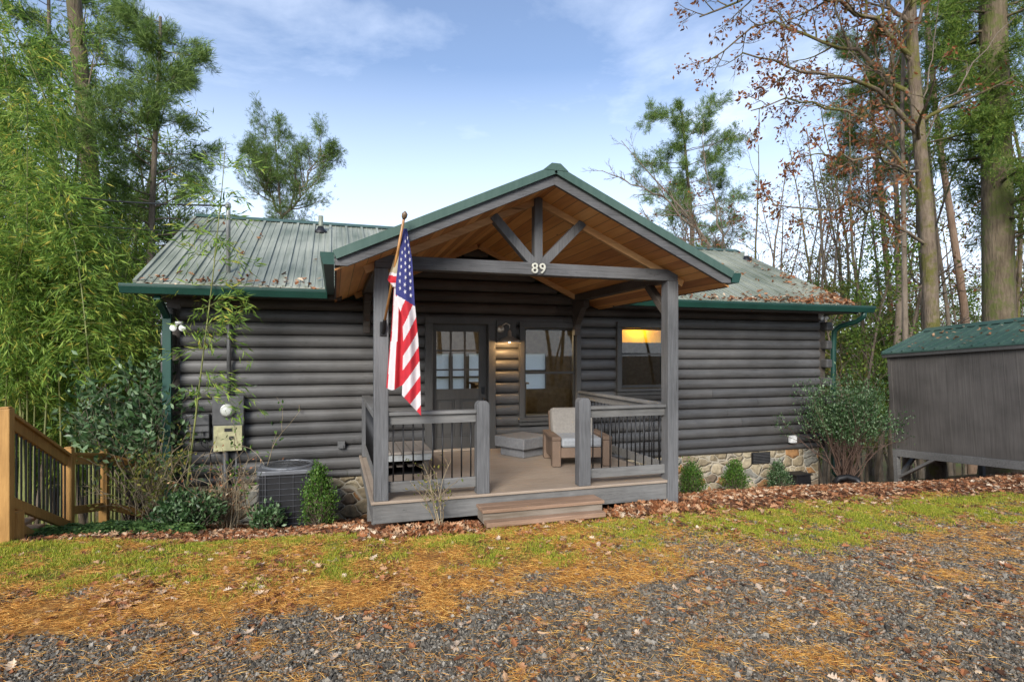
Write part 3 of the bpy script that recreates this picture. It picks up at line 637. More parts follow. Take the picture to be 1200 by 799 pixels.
def gutter(name, a0, a1, y, zt, mat):
    g = MB(); poly = [(y, zt), (y - .13, zt), (y - .135, zt - .02), (y - .11, zt - .06), (y - .095, zt - .115), (y, zt - .115), (y, zt - .105), (y - .085, zt - .105), (y - .10, zt - .05), (y - .12, zt - .012), (y, zt - .012)]
    poly = [(y, zt), (y - .135, zt), (y - .135, zt - .03), (y - .105, zt - .115), (y, zt - .115)]
    g.prism(poly, 'x', a0, a1); g.box(a0 + .001, a1 - .001, y - .142, y - .128, zt - .018, zt + .006)
    return g.build(name, mat, cabin)
gutter('gutter', -2.62, -.10, 8.49, 2.69, M['green']); gutter('gutter', 4.56, 9.99, 8.49, 2.72, M['green'])
# downspouts
d = MB(); d.box(-2.27, -2.16, 8.90, 8.98, -.6, 2.35); d.beam((-2.215, 8.94, 2.30), (-2.22, 8.47, 2.54), .08, .07); d.build('downspout', M['green'], cabin, bevel=.008)
d = MB(); pts = [(9.80, 8.44, 2.62), (9.80, 8.46, 2.52), (9.78, 8.58, 2.44), (9.70, 8.90, 2.36), (9.66, 9.0, 2.26), (9.655, 9.02, 1.9), (9.655, 9.02, .2), (9.655, 9.0, -.60), (9.70, 8.85, -.74)]
d.tube(pts, .05, 10); d.build('downspout', M['green'], cabin, smooth=True)

# ---- door
door = MB()
GX0, GX1, GZ0, GZ1 = 1.585, 2.295, 1.225, 2.165
DX0, DX1, DZ0, DZ1 = 1.510, 2.425, .245, 2.275
for a in ((DX0, GX0, DZ0, DZ1), (GX1, DX1, DZ0, DZ1), (GX0, GX1, GZ1, DZ1), (GX0, GX1, 1.05, GZ0), (GX0, GX1, DZ0, .44), (1.885, 1.975, .44, 1.05)): door.box(a[0], a[1], 9.165, 9.205, a[2], a[3])
for a0, a1 in ((GX0, 1.885), (1.975, GX1)):
    door.box(a0, a1, 9.182, 9.2, .44, 1.05); door.box(a0 + .04, a1 - .04, 9.172, 9.19, .48, 1.01)
dr = door.build('door', M['door'], cabin, bevel=.004)
mt = MB()
for i in (1, 2):
    xm = GX0 + (GX1 - GX0) * i / 3; mt.box(xm - .013, xm + .013, 9.158, 9.20, GZ0, GZ1)
    zm = GZ0 + (GZ1 - GZ0) * i / 3; mt.box(GX0, GX1, 9.156, 9.202, zm - .013, zm + .013)
mt.build('muntin', M['door'], dr)
gp = MB(); gp.box(GX0 - .01, GX1 + .01, 9.183, 9.187, GZ0 - .01, GZ1 + .01); gp.build('glass', M['glass'], dr)
kn = MB(); kn.box(2.335, 2.385, 9.14, 9.165, 1.13, 1.25); kn.lathe([(.012, 0), (.012, -.04), (.03, -.05), (.032, -.075), (.015, -.09)], (2.36, 9.165, 1.04), 14, 'y'); kn.build('handle', M['dark'], dr, bevel=.004)
th = MB(); th.box(1.50, 2.44, 9.02, 9.22, .215, .245); th.build('threshold', plain('pale_threshold', (.5, .42, .33), .6), dr)
fr = MB(); fr.box(1.385, 1.505, 9.055, 9.25, .215, 2.29); fr.box(2.432, 2.555, 9.055, 9.25, .215, 2.29); fr.box(1.385, 2.555, 9.05, 9.25, 2.29, 2.40)
fr.build('door_frame', M['trim'], cabin, bevel=.006)
# ---- windows
def window(x0, x1, z0, z1, gx0, gx1, gz0, gz1, zm):
    f = MB(); f.box(x0, gx0 - .02, 9.06, 9.25, z0 + .04, z1 - .10); f.box(gx1 + .02, x1, 9.06, 9.25, z0 + .04, z1 - .10); f.box(x0, x1, 9.055, 9.25, z1 - .10, z1)
    wnd = f.build('window', M['trim'], cabin, bevel=.006)
    s = MB(); s.box(x0 - .02, x1 + .02, 9.02, 9.25, z0, z0 + .045); s.box(x0, x1, 9.06, 9.10, z0 - .07, z0 - .002); s.build('sill', M['trim'], wnd, bevel=.005)
    q = MB(); t = .035
    for a in ((gx0 - .02, gx0 + t - .02, gz0 - .02, gz1 + .02), (gx1 - t + .02, gx1 + .02, gz0 - .02, gz1 + .02)): q.box(a[0], a[1], 9.12, 9.17, a[2], a[3])
    for a in ((gz0 - .03, gz0 + .02), (gz1 - .0, gz1 + .03), (zm - .018, zm + .018)): q.box(gx0 + .016, gx1 - .016, 9.115, 9.172, a[0], a[1])
    q.build('sash', plain('dark_sash', (.035, .033, .03), .5), wnd)
    g = MB(); g.box(gx0, gx1, 9.144, 9.148, gz0, gz1); g.build('glass', M['glass'], wnd)
    return wnd
window(2.975, 4.105, .66, 2.345, 3.085, 3.995, .72, 2.21, 1.476)
w2 = window(4.805, 5.90, 1.13, 2.375, 4.915, 5.79, 1.22, 2.235, 1.80)
cu = MB(); cu.box(4.85, 5.85, 9.32, 9.34, 2.00, 2.40); sm_ = bpy.data.materials.new('amber_roller_shade'); Ns, Ls = nt(sm_); o_ = Ns.new('ShaderNodeOutputMaterial'); a_ = Ns.new('ShaderNodeBsdfDiffuse'); a_.inputs[0].default_value = (.9, .68, .14, 1); t_ = Ns.new('ShaderNodeBsdfTranslucent'); t_.inputs[0].default_value = (.95, .70, .12, 1); x_ = Ns.new('ShaderNodeMixShader'); x_.inputs[0].default_value = .6; Ls.new(a_.outputs[0], x_.inputs[1]); Ls.new(t_.outputs[0], x_.inputs[2]); Ls.new(x_.outputs[0], o_.inputs[0])
sh_ = cu.build('window_shade', sm_, w2)
q = MB(); q.box(4.85, 5.85, 9.30, 9.345, 1.985, 2.01); q.build('shade_rail', M['trim'], w2)
wl = bpy.data.lights.new('shade_light', 'POINT'); wl.energy = 22; wl.color = (1, .78, .40); wl.shadow_soft_size = .05
wlo = bpy.data.objects.new('shade_light', wl); COL.objects.link(wlo); wlo.location = (5.35, 9.52, 2.36)

# ---- porch
deck = MB(); yb = 6.16
while yb < 9.04:
    deck.box(.40, 4.06, yb, min(yb + .136, 9.05), .205, .235); yb += .14
dk = deck.build('porch_deck', M['deck'], cabin)
n_ = MB(); n_.box(.365, 4.09, 6.10, 6.157, .207, .238); n_.box(.362, .398, 6.158, 9.05, .207, .237); n_.box(4.062, 4.095, 6.158, 9.05, .207, .237); n_.build('deck_edge', M['deck'], dk, bevel=.005)
fs = MB(); fs.box(.385, 4.075, 6.125, 6.165, .0, .203); fs.box(.385, .42, 6.166, 9.1, -.02, .203); fs.box(4.04, 4.075, 6.166, 9.1, -.02, .203); fs.build('deck_fascia', M['deckside'], dk, bevel=.004)
for yy in (7.2, 8.2):
    for xx in (.50, 2.2, 3.95): js = MB(); js.box(xx - .06, xx + .06, yy, yy + .12, -1.1, .2); js.build('deck_post', M['deckside'], dk)
BZ0, BZ1 = 2.695, 2.835
for x0 in (.395, 3.92):
    p = MB(); p.box(x0, x0 + .15, 6.10 if x0 < 1 else 6.085, 6.24, .239 if x0 < 1 else -.06, BZ0); p.build('porch_post', M['post'], cabin, bevel=.008)
bm_ = MB(); bm_.box(.40, 4.065, 6.09, 6.235, BZ0, BZ1); bm_.build('porch_beam', M['beam'], cabin, bevel=.008)
for x0 in (.40, 3.925):
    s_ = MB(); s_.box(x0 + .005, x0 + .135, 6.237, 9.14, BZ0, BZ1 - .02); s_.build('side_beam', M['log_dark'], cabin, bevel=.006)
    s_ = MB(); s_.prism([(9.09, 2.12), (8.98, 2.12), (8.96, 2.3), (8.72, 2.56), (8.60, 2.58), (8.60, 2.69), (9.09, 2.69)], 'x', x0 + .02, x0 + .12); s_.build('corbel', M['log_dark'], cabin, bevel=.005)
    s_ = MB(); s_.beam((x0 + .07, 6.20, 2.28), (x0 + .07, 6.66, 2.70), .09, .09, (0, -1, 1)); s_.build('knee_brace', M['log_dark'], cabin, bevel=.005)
k_ = MB(); k_.box(2.185, 2.285, 6.11, 6.215, BZ1, 3.60); k_.build('king_post', M['post'], cabin, bevel=.006)
for sx, ex in ((-1, 1.70), (1, 2.80)):
    k_ = MB(); k_.beam((2.235 + sx * .06, 6.163, BZ1 + .0), (ex, 6.163, 3.345), .10, .10, (0, 1, 0)); k_.build('truss_brace', M['post'], cabin, bevel=.006)
FY = 5.62
def pz(x): return PZ - PS * abs(x - PX)
pr = MB()
for s, xe in ((-1, eL), (1, eR)):
    yv = EY + max(0, (pz(xe) - EZ)) / SL
    slabpoly(pr, [(PX, FY, PZ), (xe, FY, pz(xe)), (xe, yv, pz(xe)), (PX, VY, PZ)][::s], .028)
    yy = FY + .14
    while yy < 8.6: pr.beam((PX + s * .05, yy, pz(PX + .05) + .01), (xe, yy, pz(xe) + .01), .04, .025); yy += .3
pro = pr.build('porch_roof', M['roof_porch'], cabin)
cp = MB()
for s, xe in ((-1, eL), (1, eR)): cp.beam((PX, FY - .02, PZ - .03), (xe, FY - .02, pz(xe) - .03), .05, .085)
cp.prism([(PX - .14, PZ - .045), (PX - .05, PZ + .03), (PX + .05, PZ + .03), (PX + .14, PZ - .045)], 'y', FY - .05, VY); cp.build('rake_trim', M['roof_porch'], pro)
ft = MB()
for s, xe in ((-1, eL), (1, eR)):
    V_ = [(PX, PZ - .06), (xe, pz(xe) - .06), (xe, pz(xe) - .195), (xe + (-s) * .10, pz(xe) - .215 + 0), (PX, PZ - .225)]
    V_ = [(PX, PZ - .06), (xe, pz(xe) - .06), (xe, pz(xe) - .125), (xe - s * .12, pz(xe) - .125), (PX, PZ - .185)]
    ft.prism(V_, 'y', FY - .005, FY + .035)
ft.build('rake_fascia', M['beam'], pro, bevel=.003)
ce = MB()
for s, xe in ((-1, eL), (1, eR)):
    slabpoly(ce, [(PX, FY + .036, PZ - .16), (xe, FY + .036, pz(xe) - .15), (xe, 9.16, pz(xe) - .15), (PX, 9.16, PZ - .16)][::s], .02)
ce.build('porch_ceiling', M['ceil'], pro)
for yy in (6.165, 8.98):
    for s, xe in ((-1, .30), (1, 4.17)):
        ra = MB(); ra.beam((PX + s * .02, yy, PZ - .222), (xe, yy, pz(xe) - .215), .06, .085); ra.build('rafter', M['rafter'], pro, bevel=.003)
for s, xe in ((-1, eL), (1, eR)):
    g = MB(); x1 = xe + s * .005; x2 = xe + s * .13; zt = pz(xe) - .005
    g.prism([(x1, zt), (x2, zt), (x2, zt - .03), (xe + s * .10, zt - .115), (x1, zt - .115)], 'y', FY - .02, 8.46); g.build('gutter', M['green'], pro)
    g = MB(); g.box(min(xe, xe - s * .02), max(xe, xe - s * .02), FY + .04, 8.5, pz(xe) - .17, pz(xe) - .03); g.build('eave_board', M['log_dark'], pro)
# railings
def newel(x0, x1, y0, y1, zt):
    n = MB(); xc = (x0 + x1) / 2; h = (x1 - x0) / 2
    poly = [(x0, .239), (x1, .239), (x1, zt - .05), (x1 - .012, zt - .02), (xc + h * .5, zt), (xc - h * .5, zt), (x0 + .012, zt - .02), (x0, zt - .05)]
    n.prism(poly, 'y', y0, y1); return n.build('newel_post', M['post'], cabin, bevel=.006)
newel(1.507, 1.652, 6.105, 6.24, 1.268); newel(2.742, 2.888, 6.105, 6.24, 1.272)
def railing(x0, x1, nb):
    r = MB(); r.box(x0, x1, 6.115, 6.235, 1.135, 1.172); ro = r.build('railing', M['deckside'], cabin, bevel=.005)
    r = MB(); r.box(x0, x1, 6.155, 6.195, 1.035, 1.133); r.build('upper_rail', M['deckside'], ro, bevel=.004)
    r = MB(); r.box(x0, x1, 6.155, 6.195, .315, .425); r.build('lower_rail', M['deckside'], ro, bevel=.004)
    for i in range(nb):
        xx = x0 + (x1 - x0) * (i + .5) / nb; b = MB(); b.tube([(xx, 6.175, .425), (xx, 6.175, 1.036)], .0085, 8); b.build('baluster', M['dark'], ro, smooth=True)
railing(.547, 1.505, 9); railing(2.890, 3.918, 9)
def side_railing(xc, y0, y1, nb):
    r = MB(); r.box(xc - .06, xc + .06, y0, y1, 1.135, 1.172); ro = r.build('railing', M['deckside'], cabin, bevel=.005)
    r = MB(); r.box(xc - .02, xc + .02, y0, y1, 1.035, 1.133); r.build('upper_rail', M['deckside'], ro)
    r = MB(); r.box(xc - .02, xc + .02, y0, y1, .315, .425); r.build('lower_rail', M['deckside'], ro)
    for i in range(nb):
        yy = y0 + (y1 - y0) * (i + .5) / nb; b = MB(); b.tube([(xc, yy, .425), (xc, yy, 1.036)], .0085, 8); b.build('baluster', M['dark'], ro, smooth=True)
    p = MB(); p.box(xc - .06, xc + .06, y1, y1 + .09, .239, 1.134); p.build('rail_post', M['post'], cabin, bevel=.005)
side_railing(.455, 6.245, 8.85, 22); side_railing(4.0, 6.245, 8.85, 22)
# house number
for ch, xx in (('8', 2.135), ('9', 2.228)):
    cu_ = bpy.data.curves.new('house_number', 'FONT'); cu_.body = ch; cu_.size = .165; cu_.extrude = .008; cu_.bevel_depth = .002
    cu_.materials.append(plain('pale_metal_number', (.62, .60, .50), .35, .3))
    o0 = bpy.data.objects.new('number_curve', cu_); COL.objects.link(o0); dg = bpy.context.evaluated_depsgraph_get(); me_ = bpy.data.meshes.new_from_object(o0.evaluated_get(dg)); bpy.data.objects.remove(o0)
    o = bpy.data.objects.new('house_number', me_); COL.objects.link(o); o.parent = cabin
    o.location = (xx - 3.7, 6.078 - 9.2, 2.712); o.rotation_euler = (R(90), 0, 0)

# conduit, boxes fixed on the wall are things of their own
e = empty('electric_meter', (-1.45, 9.05, .8), 'round glass electric meter on a dark box with tan cover below', 'meter box')
q = MB(); q.box(-1.66, -1.25, 8.96, 9.10, .78, 1.19); q.box(-1.655, -1.255, 8.97, 9.10, .40, .779); q.build('box', M['greyplastic'], e, bevel=.008)
q = MB(); q.box(-1.64, -1.27, 8.945, 8.969, .41, .77); pn = q.build('cover', M['tan_panel'], e, bevel=.005)
q = MB(); q.box(-1.50, -1.40, 8.937, 8.944, .69, .735); q.box(-1.44, -1.38, 8.937, 8.944, .575, .62); q.build('latch', M['black'], pn)
q = MB(); q.lathe([(.09, 0), (.09, -.03), (.078, -.045), (.075, -.09), (.05, -.11), (.01, -.115)], (-1.46, 8.96, .985), 24, 'y'); q.build('dial', plain('meter_glass', (.55, .56, .50), .15), e, smooth=True)
q = MB(); q.lathe([(.098, 0), (.098, -.022), (.082, -.024), (.082, 0)], (-1.46, 8.955, .985), 24, 'y'); q.build('ring', plain('galvanised', (.45, .45, .44), .35, .8), e, smooth=True)
q = MB(); q.tube([(-1.455, 9.03, 1.18), (-1.455, 9.03, 2.62)], .03, 12); q.tube([(-1.50, 9.03, .42), (-1.50, 9.03, -.62)], .042, 12); q.tube([(-1.36, 9.04, .42), (-1.36, 9.04, -.7)], .014, 8); q.build('conduit', M['greyplastic'], e, smooth=True)
q = MB(); q.tube([(-1.455, 8.98, 2.80), (-1.455, 8.98, 3.86), (-1.455, 8.97, 3.93)], .03, 12); q.lathe([(.032, 0), (.042, .02), (.036, .07), (.01, .09)], (-1.455, 8.96, 3.88), 12); q.build('service_mast', plain('galvanised_mast', (.35, .35, .34), .4, .6), e, smooth=True)
e = empty('cable_box', (-1.83, 9.05, .7), 'grey cable box with loose black wire beside the tan meter cover', 'utility box')
q = MB(); q.box(-2.0, -1.70, 8.97, 9.10, .60, .94); q.build('box', M['greyplastic'], e, bevel=.01)
q = MB(); q.box(-1.99, -1.71, 8.962, 8.969, .78, .80); q.box(-1.99, -1.71, 8.962, 8.969, .68, .70); q.build('seam', M['black'], e)
q = MB(); q.tube([(-1.82, 9.03, .60), (-1.80, 9.0, .5), (-1.70, 9.0, .42), (-1.68, 9.02, .2), (-1.72, 9.0, -.1), (-1.80, 9.0, -.3), (-1.85, 9.0, -.6)], .008, 6); q.tube([(-1.9, 9.03, .60), (-1.88, 8.98, .40), (-1.78, 8.98, .33), (-1.72, 9.0, .5), (-1.75, 9.02, .62)], .006, 6); q.build('wire', M['black'], e)
def small_box(name, label, cat, x, z, w_, h_, mat, extra=None):
    e = empty(name, (x, 9.08, z), label, cat); q = MB(); q.box(x - w_ / 2, x + w_ / 2, 9.035, 9.10, z - h_ / 2, z + h_ / 2); q.build('cover', mat, e, bevel=.008)
    q = MB(); q.box(x - w_ * .28, x + w_ * .28, 9.02, 9.036, z - h_ * .5, z - h_ * .05) ; q.build('spout', mat, e, bevel=.004); return e
small_box('outlet_box', 'small grey outlet box on log wall just left of the porch', 'outlet', .10, .41, .11, .11, M['greyplastic'])
small_box('outlet_box', 'small white outlet box low on log wall above the stones', 'outlet', 8.68, .115, .16, .14, M['white'])
def flood(x, y, z, label):
    e = empty('flood_light', (x, y, z), label, 'flood light')
    q = MB(); q.lathe([(.05, 0), (.05, .03), (.02, .035)], (x, y, z + .09), 14); q.build('base', M['white'], e, smooth=True)
    for s in (-1, 1):
        q = MB(); q.lathe([(.02, .0), (.03, -.03), (.045, -.075), (.042, -.08), (.01, -.082)], (x + s * .055, y, z + .03), 14, 'y'); q.build('lamp_head', M['white'], e, smooth=True)
        q = MB(); q.tube([(x, y, z + .1), (x + s * .05, y, z + .06), (x + s * .07, y, z + .03)], .012, 6); q.build('arm', M['white'], e)
flood(-2.05, 8.85, 2.12, 'white twin flood light under the eave beside the left green downspout')
flood(9.22, 8.9, 2.48, 'white twin flood light under the right end of the eave')
# vent pipes on the roof
for x, y, lab in ((-.25, 11.4, 'pale vent pipe standing on the roof left of the porch gable'), (9.35, 11.2, 'pale vent pipe standing on the roof right of the porch gable')):
    e = empty('vent_pipe', (x, y, mz(y)), lab, 'vent pipe'); q = MB(); q.tube([(x, y, mz(y) - .05), (x, y, mz(y) + .30)], .045, 12); q.build('pipe', M['white'] if x > 0 else M['roof'], e, smooth=True)
    q = MB(); q.lathe([(.13, -.06), (.12, 0), (.07, .05), (.05, .10)], (x, y, mz(y)), 14); q.build('boot', M['black'], e, smooth=True)

# wall lamp
e = empty('wall_lamp', (2.62, 9.05, 2.2), 'bronze barn lamp glowing on the logs between door and tall window', 'wall lamp')
q = MB(); q.box(2.565, 2.90, 9.04, 9.10, 1.98, 2.36); q.build('mounting_board', M['trim'], e, bevel=.005)
q = MB(); q.lathe([(.062, 0), (.062, -.02), (.045, -.035), (.015, -.04)], (2.63, 9.038, 2.21), 20, 'y'); q.build('wall_plate', M['brass'], e, smooth=True)
q = MB(); q.tube([(2.63, 9.0, 2.21), (2.64, 8.93, 2.27), (2.68, 8.88, 2.30), (2.735, 8.86, 2.27), (2.735, 8.86, 2.2)], .011, 8); q.build('neck', M['brass'], e, smooth=True)
q = MB(); q.lathe([(.015, .16), (.03, .13), (.035, .06), (.07, .04), (.13, .015), (.185, -.02), (.19, -.045), (.183, -.045), (.125, .005), (.06, .03), (.03, .04)], (2.735, 8.86, 2.03), 28); q.build('shade', M['brass'], e, smooth=True)
q = MB(); q.lathe([(.01, .03), (.03, .0), (.032, -.02), (.015, -.045)], (2.735, 8.86, 2.03), 14); q.build('bulb', plain('lit_bulb', (1, .8, .5), .5, 0, 0, 1, 0, ((1, .62, .25), 12)), e, smooth=True)
lp = bpy.data.lights.new('lamp_light', 'POINT'); lp.energy = 7; lp.color = (1, .62, .28); lp.shadow_soft_size = .04
lo = bpy.data.objects.new('lamp_light', lp); COL.objects.link(lo); lo.location = (2.735, 8.86, 1.965)

# ================================================================== THINGS
# step
e = empty('wooden_step', (2.2, 5.98, 0), 'worn brown wooden step before the porch deck opening', 'step')
q = MB(); q.box(1.50, 2.93, 5.83, 5.975, .095, .132); q.box(1.50, 2.93, 5.98, 6.12, .095, .132); q.build('tread', M['tread'], e, bevel=.006)
q = MB(); q.box(1.515, 2.915, 5.86, 5.89, -.02, .094); q.box(1.515, 1.55, 5.891, 6.115, -.02, .094); q.box(2.88, 2.915, 5.891, 6.115, -.02, .094); q.build('riser', wood_mat('scuffed_grey_riser', (.13, .10, .07), (.26, .22, .18), (.5, 8, 8), .65, .4), e, bevel=.004)
q = MB(); q.box(1.52, 2.90, 5.735, 5.858, -.03, .022); q.build('foot_board', M['tread'], e, bevel=.006)
# grey octagonal table
e = empty('low_table', (2.76, 8.45, .235), 'low chunky grey block table between the door and the armchair', 'table')
def sq(c, w_):
    a = R(28); h = w_ / 2; return [(c[0] + x * math.cos(a) - y * math.sin(a), c[1] + x * math.sin(a) + y * math.cos(a)) for x, y in ((-h, -h), (h, -h), (h, h), (-h, h))]
def octo(c, w_, ch, z0, z1):
    h = w_ / 2; pl = [(-h, -h + ch), (-h + ch, -h), (h - ch, -h), (h, -h + ch), (h, h - ch), (h - ch, h), (-h + ch, h), (-h, h - ch)]
    a = R(-12); return [(c[0] + x * math.cos(a) - y * math.sin(a), c[1] + x * math.sin(a) + y * math.cos(a)) for x, y in pl]
q = MB(); q.prism(sq((2.80, 8.36), .63), 'z', .372, .535); q.build('tabletop', M['blockgrey'], e, bevel=.012)
q = MB(); q.prism(sq((2.80, 8.36), .50), 'z', .237, .371); q.build('base', M['blockgrey'], e, bevel=.01)
# armchair
e = empty('armchair', (3.27, 7.55, .237), 'tan wicker armchair with grey cushions behind the porch railing', 'armchair')
X0, X1, Y0, Y1 = 2.85, 3.69, 7.16, 7.98
for xa in (X0, X1 - .125):
    q = MB(); q.box(xa, xa + .125, Y0, Y1, .60, .655); q.box(xa + .002, xa + .123, Y0 + .004, Y0 + .13, .24, .599); q.box(xa + .002, xa + .123, Y1 - .13, Y1 - .004, .24, .599); q.box(xa + .03, xa + .095, Y0 + .131, Y1 - .131, .34, .598); q.build('arm', M['wicker'], e, bevel=.012)
q = MB(); q.box(X0 + .127, X1 - .127, Y0 + .02, Y1 - .05, .36, .50); q.build('seat_frame', M['wicker'], e, bevel=.01)
q = MB(); q.prism([(Y1 - .12, .50), (Y1 - .02, .50), (Y1 + .10, .92), (Y1 + .05, .94)], 'x', X0 + .10, X1 - .10); q.build('backrest', M['wicker'], e, bevel=.01)
q = MB(); q.box(X0 + .132, X1 - .132, Y0 + .0, Y1 - .22, .503, .635); q.build('seat_cushion', M['seat_cushion'], e, bevel=.035)
q = MB(); q.prism([(Y1 - .33, .55), (Y1 - .14, .52), (Y1 + .03, .97), (Y1 - .13, 1.0)], 'x', X0 + .10, X1 - .10); q.build('back_cushion', M['cushion'], e, bevel=.05)
e.rotation_euler = (0, 0, R(-11)); e.location = (3.34, 7.56, .237)
# bench
e = empty('porch_bench', (.9, 7.7, .237), 'low worn plank bench beside the door behind the flag', 'bench')
q = MB()
for i in range(5): q.box(.56 + i * .13, .682 + i * .13, 7.28, 8.20, .515, .55)
q.build('seat', M['benchwood'], e, bevel=.005)
q = MB(); q.box(.57, 1.20, 7.30, 7.33, .43, .513); q.box(1.17, 1.20, 7.331, 8.18, .43, .513); q.build('apron', plain('pale_grey_board', (.34, .35, .34), .6), e, bevel=.004)
q = MB()
for i in range(4): q.box(.62 + i * .14, .71 + i * .14, 7.35, 8.16, .345, .365)
q.build('shelf', M['log_dark'], e, bevel=.003)
for xx in (.575, 1.10):
    for yy in (7.34, 8.10): q = MB(); q.box(xx, xx + .07, yy, yy + .07, .237, .514); q.build('leg', M['log_dark'], e, bevel=.004)
q = MB(); q.box(.60, .615, 7.44, 8.08, .24, .51); q.box(.646, 1.099, 8.12, 8.135, .24, .51); q.box(1.171, 1.18, 7.44, 8.08, .24, .42); q.box(.646, 1.099, 7.42, 8.10, .24, .247); q.build('under_shade_panel', M['black'], e)  # black sheets put in as the shade in the open space below the seat

# flag
e = empty('flag', (.48, 6.09, 2.09), 'hanging stars and stripes flag on a wooden pole fixed to the left porch post', 'flag')
A = Vector((.487, 6.06, 2.06)); B = Vector((.628, 5.44, 3.07))
q = MB(); q.tube([A, B], .013, 10); q.build('pole', plain('varnished_pole', (.36, .17, .05), .35), e, smooth=True)
q = MB(); q.tube([B, B + (B - A).normalized() * .02, B + (B - A).normalized() * .05, B + (B - A).normalized() * .075], [.014, .026, .028, .008], 12); q.build('finial', plain('brown_finial', (.14, .09, .05), .4), e, smooth=True)
q = MB(); q.box(.455, .52, 6.085, 6.099, 1.98, 2.13); q.tube([Vector((.487, 6.09, 2.01)), A + (B - A).normalized() * .10], .02, 10); q.build('bracket', M['dark'], e, bevel=.002)
red = plain('flag_red', (.62, .030, .045), .8, 0, .12, 12); whi = plain('flag_white', (.78, .74, .74), .8, 0, .06, 12); blu = plain('flag_blue', (.045, .050, .20), .8, 0, .12, 12); tan = plain('flag_backside', (.50, .43, .30), .8, 0, .15, 12)
for mm_ in (red, whi, blu, tan):
    Nn, Ll = mm_.node_tree.nodes, mm_.node_tree.links; b = [n for n in Nn if n.type == 'BSDF_PRINCIPLED'][0]; o_ = [n for n in Nn if n.type == 'OUTPUT_MATERIAL'][0]
    t = Nn.new('ShaderNodeBsdfTranslucent'); Ll.new(b.inputs['Base Color'].links[0].from_socket, t.inputs[0]); x_ = Nn.new('ShaderNodeMixShader'); x_.inputs[0].default_value = .3; Ll.new(b.outputs[0], x_.inputs[1]); Ll.new(t.outputs[0], x_.inputs[2]); Ll.new(x_.outputs[0], o_.inputs[0])
fl = MB()
def fp(px, py, dd=0): return tuple(P3(px, py, 5.50 + (py - 268) * .0013 + dd))
def panel(ny, nx, ys_, xl, xr, depth, colf, ybf=None):
    V, Fs, mi = [], [], []
    for j in range(ny + 1):
        t = j / ny
        for i in range(nx + 1):
            s = i / nx; y1 = ys_[1] + (ybf(s) if ybf else 0); y = ys_[0] + (y1 - ys_[0]) * t
            x = np.interp(y, *xl) * (1 - s) + np.interp(y, *xr) * s
            V.append(fp(x, y, depth(s, t)))
    o = len(fl.v); fl.v += V
    for j in range(ny):
        for i in range(nx):
            a = o + j * (nx + 1) + i; fl.f.append((a, a + 1, a + nx + 2, a + nx + 1)); s = (i + .5) / nx; t = (j + .5) / ny
            y1 = ys_[1] + (ybf(s) if ybf else 0); fl.mi.append(colf(s, t, ys_[0] + (y1 - ys_[0]) * t))
xlB = ([268, 300, 330, 345, 356, 372, 400, 470], [471.5, 467.5, 464, 463.5, 466, 471.5, 472.5, 471])
xrB = ([268, 305, 355, 396, 440, 490], [477, 483, 486, 490, 492.5, 493.5])
def dB(s, t): return .030 * math.sin(s * 7.5 + .6 + t * 1.2) * (.3 + t) - .03 + .02 * math.sin(t * 9 + s * 2) * t
def cB(s, t, y):
    if y < 345 + 14 * s: return 2
    a = (y - 350) / 17.2 + s * 1.65 + .1; return 1 if int(math.floor(a)) % 2 == 0 else 0
panel(260, 44, (268, 463), xlB, xrB, dB, cB, lambda s: 24 * s)
xlA = ([312, 336, 345, 386, 422, 457], [459, 461.5, 461, 458.5, 455, 452.3]); xrA = ([312, 345, 457], [470, 474, 474.5])
def dA(s, t): return .045 + .022 * math.sin(s * 9 + t) * (.4 + t)
def cA(s, t, y):
    s2 = s + (.05 if y > 400 else .0)
    return 0 if s2 < .14 * t else (1 if s2 < .50 else 0)
panel(150, 34, (314, 456), xlA, xrA, dA, cA, lambda s: -2 + 3 * math.sin(s * 5))
xlC = ([268, 290, 328, 336], [471, 466, 454, 461]); xrC = ([268, 300, 336], [474, 470, 468])
panel(60, 16, (269, 336), xlC, xrC, lambda s, t: .02 + .02 * math.sin(s * 6), lambda s, t, y: 3 if y < 319 + 2 * s else (1 if y < 322 + s * 3 or y > 331 else 0))
rs_ = random.Random(5)
for r_ in range(9):
    for c_ in range(3):
        y = 279 + r_ * 8.4 + (4.2 if c_ == 1 else 0); 
        if y > 343 + c_ * 5: continue
        s = (.22, .52, .82)[c_] + rs_.uniform(-.03, .03)
        if y < 288 and c_ == 0: continue
        t = (y - 268) / (195 + 24 * s)
        x = np.interp(y, *xlB) * (1 - s) + np.interp(y, *xrB) * s; D0 = dB(s, t) - .006; rot = rs_.uniform(-.3, .5); pts = []
        wx = min(1, (np.interp(y, *xrB) - np.interp(y, *xlB)) / 22)
        for k in range(10):
            rr_ = (3.1 if k % 2 == 0 else 1.25); a = rot + k * math.pi / 5 - math.pi / 2; pts.append(fp(x + rr_ * .62 * wx * math.cos(a), y + rr_ * math.sin(a), D0))
        fl.add(pts + [fp(x, y, D0 - .002)], [(k, (k + 1) % 10, 10) for k in range(10)], 1)
flo = fl.build('flag_cloth', [red, whi, blu, tan], e, smooth=True)

